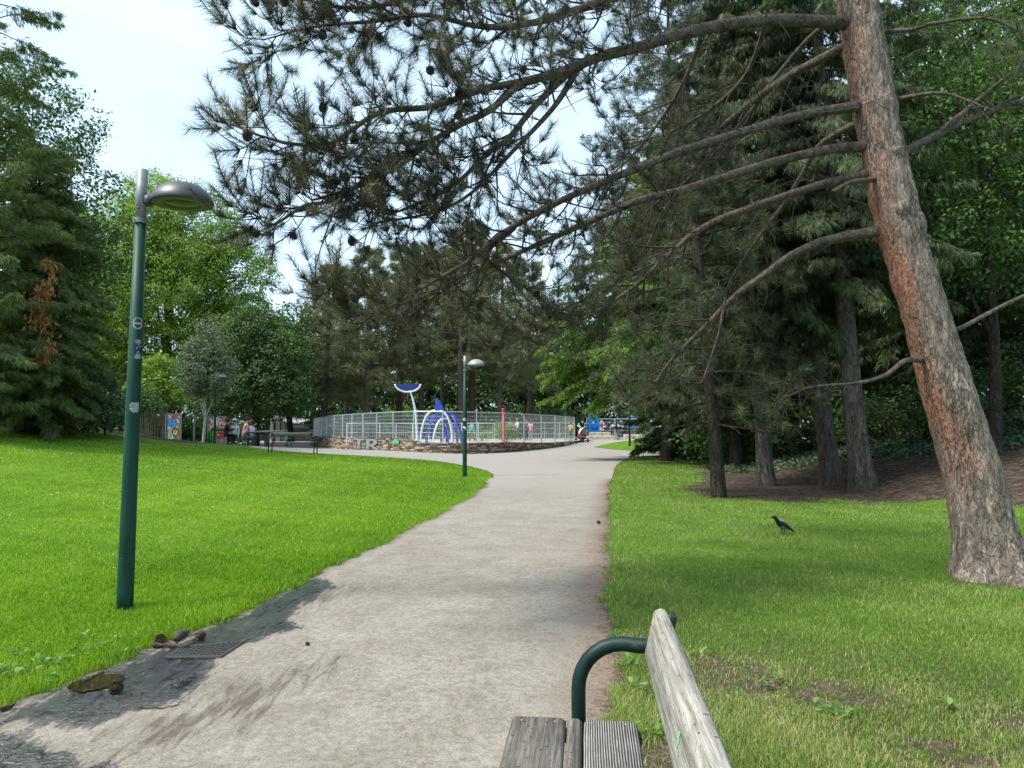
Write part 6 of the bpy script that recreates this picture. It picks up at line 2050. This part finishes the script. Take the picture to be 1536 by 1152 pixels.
# ------------------------------------------------------------------ the leaning pine in front
def flaky_bark(name, dark, light, red):
    """Old pine bark: small loose flakes with dark fissures, redder where it peels."""
    m, nt, out = new_mat(name)
    v = coords(nt, (1, 1, 0.30))
    n1 = noise_tex(nt, v, 11, 8, 0.72, 1.2)
    n2 = noise_tex(nt, coords(nt, (1, 1, 0.5)), 48, 6, 0.75, 0.6)
    n3 = noise_tex(nt, coords(nt, (1, 1, 0.4)), 2.6, 3, 0.6)
    wv = nt.nodes.new("ShaderNodeVectorMath"); wv.operation = "ADD"
    nn = nt.nodes.new("ShaderNodeTexNoise"); nn.inputs["Scale"].default_value = 14; nn.inputs["Detail"].default_value = 4
    nt.links.new(v, nn.inputs["Vector"])
    sc = nt.nodes.new("ShaderNodeVectorMath"); sc.operation = "SCALE"; sc.inputs["Scale"].default_value = 0.16
    nt.links.new(nn.outputs["Color"], sc.inputs[0])
    nt.links.new(v, wv.inputs[0]); nt.links.new(sc.outputs[0], wv.inputs[1])
    vo = nt.nodes.new("ShaderNodeTexVoronoi"); vo.feature = "DISTANCE_TO_EDGE"; vo.inputs["Scale"].default_value = 22
    nt.links.new(wv.outputs[0], vo.inputs["Vector"])
    vc = nt.nodes.new("ShaderNodeTexVoronoi"); vc.inputs["Scale"].default_value = 22
    nt.links.new(wv.outputs[0], vc.inputs["Vector"])
    crack = ramp(nt, [(0.0, 0.0), (0.10, 1.0)], vo.outputs["Distance"])
    base = ramp(nt, [(0.34, dark), (0.5, tuple((a + b) / 2 for a, b in zip(dark, light))), (0.64, light)], n1)
    base = mixc(nt, 0.55, base, ramp(nt, [(0.2, 0.62), (0.8, 1.38)], vc.outputs["Color"]), "MULTIPLY")
    msk = ramp(nt, [(0.34, 0.0), (0.66, 1.0)], math_n(nt, "ADD", attr(nt, "red"), math_n(nt, "MULTIPLY", math_n(nt, "SUBTRACT", n1, 0.5), 1.3)))
    redc = ramp(nt, [(0.36, tuple(c * 0.4 for c in red)), (0.5, red), (0.64, tuple(min(1, c * 1.5) for c in red))], n2)
    base = mixc(nt, math_n(nt, "MULTIPLY", msk, 0.85), base, redc)
    base = mixc(nt, 0.85, base, ramp(nt, [(0.36, 0.45), (0.5, 1.0), (0.64, 1.5)], n2), "MULTIPLY")
    fis = math_n(nt, "MULTIPLY", math_n(nt, "SUBTRACT", 1.0, crack), ramp(nt, [(0.4, 0.15), (0.6, 0.85)], n3))
    base = mixc(nt, fis, base, tuple(c * 0.25 for c in dark))
    h = math_n(nt, "ADD", math_n(nt, "MULTIPLY", crack, 0.35), math_n(nt, "MULTIPLY", n1, 1.2))
    h = math_n(nt, "ADD", h, math_n(nt, "MULTIPLY", n2, 0.5))
    bsdf(nt, out, base, 0.9, 0, 0.2, h, 0.9, 0.02)
    return m


def hero_pine():
    rng = np.random.default_rng(77)
    base = G(1490, 866)
    t = thing("pine_tree", "big leaning pine with scaly grey and red bark and long limbs over the path", "tree", base)
    off = np.array(t.location)
    Y0 = base[1]
    ctrl = [(1508, 950, 50), (1490, 866, 49), (1474, 790, 42.5), (1457, 700, 39), (1425, 600, 35.5), (1396, 500, 33), (1366, 400, 31), (1340, 300, 30.5), (1320, 200, 30.5), (1302, 100, 30), (1286, 0, 29.5), (1262, -150, 28), (1225, -400, 26), (1180, -800, 17), (1150, -1300, 7)]
    c3 = np.array([np.append(P(a, b, Y0 - 0.0 + 0.0006 * (866 - b)), r / F * (Y0 + 0.0006 * (866 - b)) * (1.0 + 0.00002 * (866 - b))) for a, b, r in ctrl])
    n = 330
    tk = spline(c3, n)
    trunk_at = lambda py: np.array([np.interp(-py, [-q[1] for q in ctrl], c3[:, k]) for k in range(4)])
    # trunk surface with bark plates, knots and root flare
    pts, rad = tk[:, :3], tk[:, 3]
    T, U, W = frames(pts)
    seg = 110
    a = np.arange(seg) * 2 * math.pi / seg
    ca, sa = np.cos(a), np.sin(a)
    ring = U[:, None] * ca[None, :, None] + W[:, None] * sa[None, :, None]
    Lc = np.concatenate([[0], np.cumsum(np.linalg.norm(np.diff(pts, axis=0), axis=1))])
    disp = np.zeros((n, seg)); red = np.zeros((n, seg))
    for i in range(n):
        hgt = Lc[i]
        for j in range(seg):
            q = Vector((ca[j] * 0.3, sa[j] * 0.3, hgt * 0.28))
            w = q + Vector((mnoise.noise(q * 9) * .05, mnoise.noise(q * 9 + Vector((5, 5, 5))) * .05, 0))
            vd = mnoise.voronoi(w * 15.0)[0]
            plate = min(1.0, (vd[1] - vd[0]) * 3.2)
            disp[i, j] = 0.007 * plate + 0.009 * mnoise.noise(q * 24) + 0.006 * mnoise.noise(q * 46) + 0.018 * mnoise.noise(q * 5)
            red[i, j] = mnoise.noise(Vector((ca[j] * 1.2, sa[j] * 1.2, hgt * 0.9 + 3)))
    Lc = Lc - Lc[int(np.argmin(np.abs(pts[:, 2])))]
    flare = 1 + 0.34 * np.exp(-np.maximum(Lc, 0) / 0.16)[:, None] * (1 + 0.35 * np.sin(a * 5 + 1)[None]) + 0.06 * np.exp(-np.maximum(Lc, 0) / 0.7)[:, None] * np.sin(a * 3)[None]
    # burl rings where limbs leave the trunk
    for py, amp in ((345, .035), (300, .02), (165, .025), (600, .012), (420, .015), (700, .010)):
        k = int(np.argmin(np.abs(pts[:, 2] - trunk_at(py)[2])))
        disp += amp * np.exp(-((Lc[:, None] - Lc[k]) / 0.10) ** 2) * (0.6 + 0.4 * np.sin(a * 2 + py)[None])
    V = (pts[:, None] + ring * (rad[:, None] * flare + disp - 0.008)[..., None])
    lft = -ring[..., 0]                                                    # peeling red bark on the path side
    fade = np.interp(Lc, [0, 0.5, 1.6, 3.4, 4.6, 6, 30], [0.1, 0.4, 0.85, 0.95, 0.7, 0.6, 0.7])[:, None]
    redv = 0.22 + 0.44 * S(0.25, 0.95, lft + 0.25 * red) * fade + 0.14 * red
    i, j = np.meshgrid(np.arange(n - 1), np.arange(seg), indexing="ij")
    k = (j + 1) % seg
    Fq = np.stack([i * seg + j, i * seg + k, (i + 1) * seg + k, (i + 1) * seg + j], -1).reshape(-1, 4)
    hb = flaky_bark("hero_pine_bark", (0.080, 0.060, 0.047), (0.33, 0.275, 0.225), (0.27, 0.112, 0.068))
    raw_mesh("trunk", V.reshape(-1, 3), Fq, hb, t, True, off=off, vattrs={"red": redv.ravel()})
    # sawn knots
    for py, ang, s in ((322, 0.0, 0.07), (237, 0.3, .045)):
        q = trunk_at(py)
        d = unit(np.array([-0.25 + ang, -1, 0.05]))
        p = q[:3] + d * q[3] * 0.93
        kn = MB()
        kn.tube([p - d * .05, p + d * .03], [s * 1.5, s], 14)
        kn.tube([p + d * .03, p + d * .036], [s * .6, s * .5], 12)
        kn.build("knot", hb, t, True, off=off)

    limb_mat = bark_mat("hero_limb_bark", (0.050, 0.038, 0.030), (0.32, 0.255, 0.205), 15, 0.8, None, 0.014, 1.0)
    def Lm(rows, n=40):
        c = []
        for px, py, Y, r in rows:
            c.append(np.append(P(px, py, Y), r))
        return spline(np.array(c), n)
    T0 = lambda py, px, r: (px, py, Y0 + 0.0006 * (866 - py), r)
    limbs = []      # (curve, foliage start, density, kind)
    limbs.append((Lm([T0(35, 1278, .075), (1180, 30, 7.35, .062), (1100, 35, 7.1, .058), (1020, 52, 6.8, .054), (960, 70, 6.6, .05), (900, 85, 6.35, .046), (850, 105, 6.15, .041), (781, 124, 5.9, .034), (729, 132, 5.75, .028), (649, 160, 5.45, .023), (577, 166, 5.2, .019), (537, 188, 5.1, .017), (505, 212, 5.0, .015), (470, 219, 4.9, .013), (426, 214, 4.8, .011), (385, 202, 4.7, .008), (345, 185, 4.65, .005)]), .42, 1.0))
    limbs.append((Lm([(781, 124, 5.9, .03), (735, 165, 5.75, .027), (689, 188, 5.6, .024), (641, 216, 5.45, .02), (601, 248, 5.3, .017), (560, 268, 5.2, .014), (520, 285, 5.1, .011), (470, 300, 5.0, .009)], 30), .3, 1.1))
    limbs.append((Lm([(857, 104, 6.2, .036), (801, 160, 6.0, .028), (765, 205, 5.9, .024), (729, 232, 5.8, .021), (689, 271, 5.65, .017), (640, 300, 5.5, .013), (590, 320, 5.4, .009)], 30), .3, 1.0))
    limbs.append((Lm([(869, 98, 6.25, .034), (845, 140, 6.15, .026), (821, 172, 6.05, .022), (769, 227, 5.9, .018), (705, 291, 5.75, .014), (649, 319, 5.6, .011), (560, 335, 5.4, .008)], 30), .35, .9))
    limbs.append((Lm([(640, 216, 5.45, .018), (560, 262, 5.2, .015), (500, 300, 5.05, .013), (458, 308, 4.95, .012), (420, 332, 4.8, .009), (398, 340, 4.75, .006), (384, 326, 4.7, .004)], 26), .25, 1.1))
    limbs.append((Lm([T0(-70, 1272, .07), (1180, -75, 7.2, .055), (1060, -62, 6.8, .048), (950, -15, 6.5, .042), (850, 20, 6.2, .034), (789, 36, 6.0, .028), (720, 40, 5.8, .023), (640, 22, 5.6, .018), (560, 32, 5.4, .014), (470, 40, 5.2, .009), (395, 60, 5.0, .005)]), .35, 1.15))
    limbs.append((Lm([T0(-170, 1256, .065), (1100, -170, 7.0, .05), (950, -140, 6.6, .043), (780, -75, 6.2, .034), (680, -25, 5.9, .026), (601, 2, 5.7, .02), (520, 12, 5.5, .014), (440, -5, 5.3, .008)]), .35, 1.15))
    limbs.append((Lm([T0(-240, 1240, .06), (1130, -260, 7.6, .05), (1000, -200, 8.0, .04), (880, -120, 8.2, .03), (800, -40, 8.3, .02), (760, 20, 8.3, .01)]), .3, 1.0))
    # second whorl
    limbs.append((Lm([T0(158, 1300, .062), (1240, 166, 7.4, .05), (1190, 176, 7.3, .047), (1125, 195, 7.2, .045), (1028, 225, 7.0, .042), (963, 250, 6.9, .039), (881, 283, 6.7, .034), (800, 322, 6.55, .03), (737, 362, 6.4, .025), (705, 391, 6.3, .021), (654, 420, 6.2, .017), (595, 454, 6.1, .012), (553, 474, 6.0, .008), (515, 458, 5.9, .006), (482, 425, 5.85, .004)]), .55, 1.0))
    limbs.append((Lm([(771, 342, 6.5, .024), (820, 395, 6.5, .016), (700, 400, 6.3, .016), (740, 430, 6.3, .012), (800, 455, 6.4, .008), (850, 470, 6.5, .005)][:1] + [(730, 385, 6.4, .018), (780, 425, 6.5, .014), (830, 460, 6.6, .010), (880, 470, 6.7, .006)], 22), .2, .9))
    limbs.append((Lm([T0(219, 1308, .06), (1240, 225, 7.5, .05), (1158, 244, 7.4, .046), (1093, 264, 7.3, .043), (1010, 289, 7.2, .04), (963, 299, 7.1, .037), (881, 334, 7.0, .031), (800, 370, 6.9, .025), (730, 400, 6.8, .019), (660, 430, 6.7, .013), (600, 470, 6.6, .007)]), .5, 1.0))
    limbs.append((Lm([T0(257, 1315, .052), (1240, 275, 7.6, .044), (1190, 290, 7.6, .041), (1125, 312, 7.6, .037), (1060, 338, 7.6, .033), (1007, 378, 7.55, .029), (960, 423, 7.5, .024), (921, 451, 7.45, .02), (866, 483, 7.4, .014), (800, 505, 7.3, .008), (750, 500, 7.2, .005)]), .5, .9))
    limbs.append((Lm([T0(345, 1325, .056), (1240, 361, 7.6, .05), (1190, 382, 7.8, .045), (1150, 410, 8.0, .041), (1101, 446, 8.2, .036), (1060, 488, 8.4, .031), (1010, 537, 8.6, .022), (985, 570, 8.7, .012), (955, 600, 8.8, .007)]), .72, .8))
    # limbs on the far side of the trunk
    limbs.append((Lm([T0(60, 1285, .055), (1174, 120, 8.3, .045), (1109, 169, 8.7, .04), (1067, 208, 9.0, .035), (1040, 260, 9.2, .03), (995, 319, 9.5, .024), (969, 371, 9.7, .016), (930, 420, 9.9, .008)]), .4, .9))
    limbs.append((Lm([T0(20, 1280, .04), (1223, 49, 8.2, .03), (1160, 120, 8.5, .026), (1109, 189, 8.8, .022), (1040, 262, 9.0, .017), (960, 330, 9.2, .012), (900, 380, 9.4, .006)]), .35, .8))
    limbs.append((Lm([T0(175, 1305, .045), (1233, 215, 8.3, .034), (1200, 267, 8.6, .03), (1174, 309, 8.8, .027), (1143, 349, 8.9, .022), (1101, 411, 9.1, .016), (1088, 446, 9.2, .012), (1070, 520, 9.3, .006)]), .55, .6))
    limbs.append((Lm([(1055, 45, 6.9, .03), (1040, 90, 7.4, .024), (1010, 150, 7.8, .019), (960, 220, 8.1, .014), (900, 280, 8.4, .007)], 24), .3, .8))
    limbs.append((Lm([(1150, 33, 7.2, .03), (1120, 110, 7.8, .022), (1070, 160, 8.2, .017), (1000, 200, 8.6, .012), (930, 220, 8.9, .006)], 24), .3, .8))
    # right side
    limbs.append((Lm([T0(237, 1340, .05), (1404, 203, 7.9, .04), (1472, 172, 8.2, .034), (1536, 151, 8.4, .028), (1640, 130, 8.6, .02), (1760, 120, 8.8, .008)]), .45, .6))
    limbs.append((Lm([(1404, 203, 7.9, .034), (1435, 177, 8.0, .028), (1485, 135, 8.2, .022), (1536, 101, 8.3, .017), (1620, 60, 8.5, .007)], 24), .4, .6))
    limbs.append((Lm([T0(49, 1310, .03), (1370, 44, 7.5, .022), (1396, 36, 7.4, .019), (1474, 27, 7.2, .015), (1520, 42, 7.1, .012), (1580, 80, 7.0, .006)], 24), .4, .5))
    limbs.append((Lm([T0(151, 1335, .026), (1380, 142, 7.3, .019), (1417, 140, 7.2, .016), (1450, 150, 7.1, .012), (1482, 163, 7.0, .006)], 20), .9, .1))
    limbs.append((Lm([T0(-120, 1270, .06), (1360, -170, 7.4, .045), (1450, -160, 7.2, .035), (1560, -90, 7.0, .022), (1650, 0, 6.9, .008)]), .35, .8))
    bare = [Lm([T0(541, 1395, .034), (1358, 541, 7.1, .026), (1330, 562, 7.0, .021), (1290, 574, 6.9, .017), (1220, 580, 6.8, .012), (1196, 588, 6.75, .007), (1168, 600, 6.7, .004)], 22),
            Lm([T0(497, 1410, .032), (1435, 495, 7.4, .026), (1490, 466, 7.6, .022), (1540, 442, 7.8, .019), (1640, 400, 8.1, .010)], 20),
            Lm([T0(268, 1322, .03), (1275, 274, 7.2, .022), (1248, 288, 7.1, .017)], 8),
            Lm([(1088, 446, 8.15, .016), (1078, 500, 8.2, .012), (1062, 548, 8.2, .009), (1050, 575, 8.2, .006), (1020, 568, 8.15, .004)], 16)]
    limb_paths = [(l[:, :3], l[:, 3]) for l, _, _ in limbs] + [(l[:, :3], l[:, 3]) for l in bare]
    for (pth, rr) in limb_paths:
        o = tubes_mesh("limb", [(pth, rr * (1 + 0.05 * np.sin(np.arange(len(rr)) * 1.9) + 0.04 * np.sin(np.arange(len(rr)) * 4.3)))], limb_mat, t, off=off, seg=9)

    # twigs and needles
    twigs, shoots, cones = [], [], []
    Z = np.array([0, 0, 1.0])
    def grow(curve, t0, dens, ls=1.0):
        pts, rr = curve[:, :3], curve[:, 3]
        L = np.concatenate([[0], np.cumsum(np.linalg.norm(np.diff(pts, axis=0), axis=1))])
        tot = L[-1]
        s = t0 * tot
        at = lambda q: np.array([np.interp(q, L, pts[:, k]) for k in range(3)])
        az = rng.uniform(0, 6.28)
        # bare hanging stubs on the inner part
        q = 0.12 * tot
        while q < t0 * tot + 0.6:
            p = at(q); T_ = unit(at(q + .05) - at(q - .05)); d = unit(T_ * .5 + rand_unit(rng, 1)[0] * .9 + Z * -.2)
            ln = rng.uniform(.12, .45) if rng.random() < .6 else rng.uniform(.45, 1.1)
            b = spline(np.array([p, p + d * ln * .5 + rng.normal(0, .10, 3) * ln, p + d * ln + rng.normal(0, .16, 3) * ln - Z * ln * .15]), 7)
            twigs.append((b, np.linspace(rng.uniform(.005, .009), .002, 7)))
            for m in range(int(rng.integers(0, 2 + int(ln * 5)))):
                e = b[rng.integers(2, 6)]; d2 = unit(d + rand_unit(rng, 1)[0] * .8)
                twigs.append((spline(np.array([e, e + d2 * ln * .25, e + d2 * ln * .45 + Z * .03]), 5), np.linspace(.004, .0015, 5)))
            q += rng.uniform(.10, .26)
        while s < tot:
            u = s / tot
            p = at(s); T_ = unit(at(min(tot, s + .06)) - at(s - .06))
            az += 2.4 + rng.uniform(-.5, .5)
            sd = unit(np.cross(T_, Z)); up = unit(np.cross(sd, T_))
            radial = sd * math.cos(az) + up * math.sin(az) * 0.8
            d = unit(T_ * rng.uniform(.5, 1.0) + radial * rng.uniform(.55, 1.0))
            ln = ls * max(.2, 1.1 - .85 * (u - t0) / (1 - t0 + 1e-6)) * rng.uniform(.45, 1.0) * min(1.0, 0.55 + tot / 5)
            br = np.array([p, p + d * ln * .4 + rng.normal(0, .05, 3) * ln - Z * .05 * ln, p + d * ln * .75 + rng.normal(0, .08, 3) * ln - Z * .04 * ln, p + d * ln + Z * .12 * ln + rng.normal(0, .06, 3) * ln])
            b = spline(br, 10)
            twigs.append((b, np.linspace(min(.012, .35 * np.interp(s, L, rr) + .003), .003, 10)))
            Lb = np.concatenate([[0], np.cumsum(np.linalg.norm(np.diff(b, axis=0), axis=1))])
            ends = [(b[-1], unit(b[-1] - b[-2]), b[-3])] if rng.random() < .4 + .7 * (u - t0) / (1 - t0) else []
            k = rng.uniform(.22, .4)
            while k < .98:
                pb = np.array([np.interp(k * Lb[-1], Lb, b[:, m]) for m in range(3)])
                tb = unit(np.array([np.interp(min(1, k + .05) * Lb[-1], Lb, b[:, m]) for m in range(3)]) - pb + 1e-6)
                d2 = unit(tb * rng.uniform(.5, 1) + rand_unit(rng, 1)[0] * .85 + Z * .1)
                l2 = rng.uniform(.12, .38) * (1.1 - .5 * k)
                e = pb + d2 * l2 + Z * .06 * l2
                bb = spline(np.array([pb, pb + d2 * l2 * .55 - Z * .03 * l2, e]), 6)
                twigs.append((bb, np.linspace(.0045, .0022, 6)))
                if rng.random() < .30 + .60 * min(1, 1.25 * (u - t0) / (1 - t0)) :
                    ends.append((e, unit(e - bb[-2]), bb[2]))
                k += rng.uniform(.10, .19) / dens
            for e, dd, st in ends:
                up2 = unit(dd + Z * rng.uniform(.15, .7))
                sl = rng.uniform(.13, .24)
                tip = e + up2 * sl
                twigs.append((np.array([e, (e + tip) / 2 + dd * .01, tip]), np.array([.0035, .003, .0025])))
                shoots.append((st * .35 + e * .65, e, tip))
                if rng.random() < .03:
                    cones.append(e - Z * .02)
            s += rng.uniform(.075, .14) / dens
    short = {0: .72, 1: .62, 2: .7, 3: .75, 4: .5, 5: .85, 6: .85, 8: .85}
    for q, (l, t0, dens) in enumerate(limbs):
        grow(l, t0 * (.85 if q >= 8 else 1.0), dens, short.get(q, 1.0))
    # dry tangle at the end of the bare branch
    for l, c in ((bare[0], 40), (bare[3], 16)):
        for _ in range(c):
            p = l[rng.integers(int(len(l) * .6), len(l)), :3]
            d = unit(rand_unit(rng, 1)[0] + np.array([-.5, 0, -.2]))
            ln = rng.uniform(.1, .38)
            twigs.append((spline(np.array([p, p + d * ln * .5 + rng.normal(0, .05, 3), p + d * ln + rng.normal(0, .09, 3)]), 6), np.linspace(.004, .0015, 6)))
    tubes_mesh("twigs", twigs, bark_mat("hero_twig_bark", (0.030, 0.024, 0.020), (0.10, 0.082, 0.068), 30, 1, None, .004, .4), t, off=off, seg=4)
    A, B, C = [np.array([s[k] for s in shoots]) for k in range(3)]
    per = 190
    ci = np.repeat(np.arange(len(A)), per)
    u = rng.uniform(0, 1, len(ci))[:, None]
    base_p = np.where(u < .45, A[ci] + (B[ci] - A[ci]) * (u / .45), B[ci] + (C[ci] - B[ci]) * ((u - .45) / .55))
    ax = unit(C - B)[ci]
    rd = rand_unit(rng, len(ci))
    rd = unit(rd - ax * (rd * ax).sum(1, keepdims=True))
    rd = rd + rng.normal(0, .22, (len(A), 3))[ci] - np.array([0, 0, .12])
    Dn = unit(ax * rng.uniform(.45, 1.1, (len(ci), 1)) + rd * rng.uniform(.6, 1.0, (len(ci), 1)))
    ln = rng.uniform(.075, .14, len(ci)) * rng.uniform(.6, 1.15, len(A))[ci]
    V, Ft = needle_tris(base_p, Dn, ln, rng.uniform(.0024, .0038, len(ci)), rng)
    sv = np.where(rng.random(len(A)) < .12, rng.uniform(.8, 1.0, len(A)), rng.uniform(.12, .7, len(A)))
    raw_mesh("needles", V, Ft, L_NEED, t, False, v=np.clip(sv[ci] + rng.normal(0, .16, len(ci)), 0, 1), off=off)
    print("hero pine: shoots", len(shoots), "twigs", len(twigs), "cones", len(cones))
    cm = c0.data
    for k, p in enumerate(cones[:40]):
        o = bpy.data.objects.new("cone", cm); COL.objects.link(o); o.parent = t
        o.location = p - off; o.rotation_euler = (rng.uniform(2, 4), rng.uniform(-1, 1), rng.uniform(0, 6)); o.scale = (.95,) * 3


hero_pine()
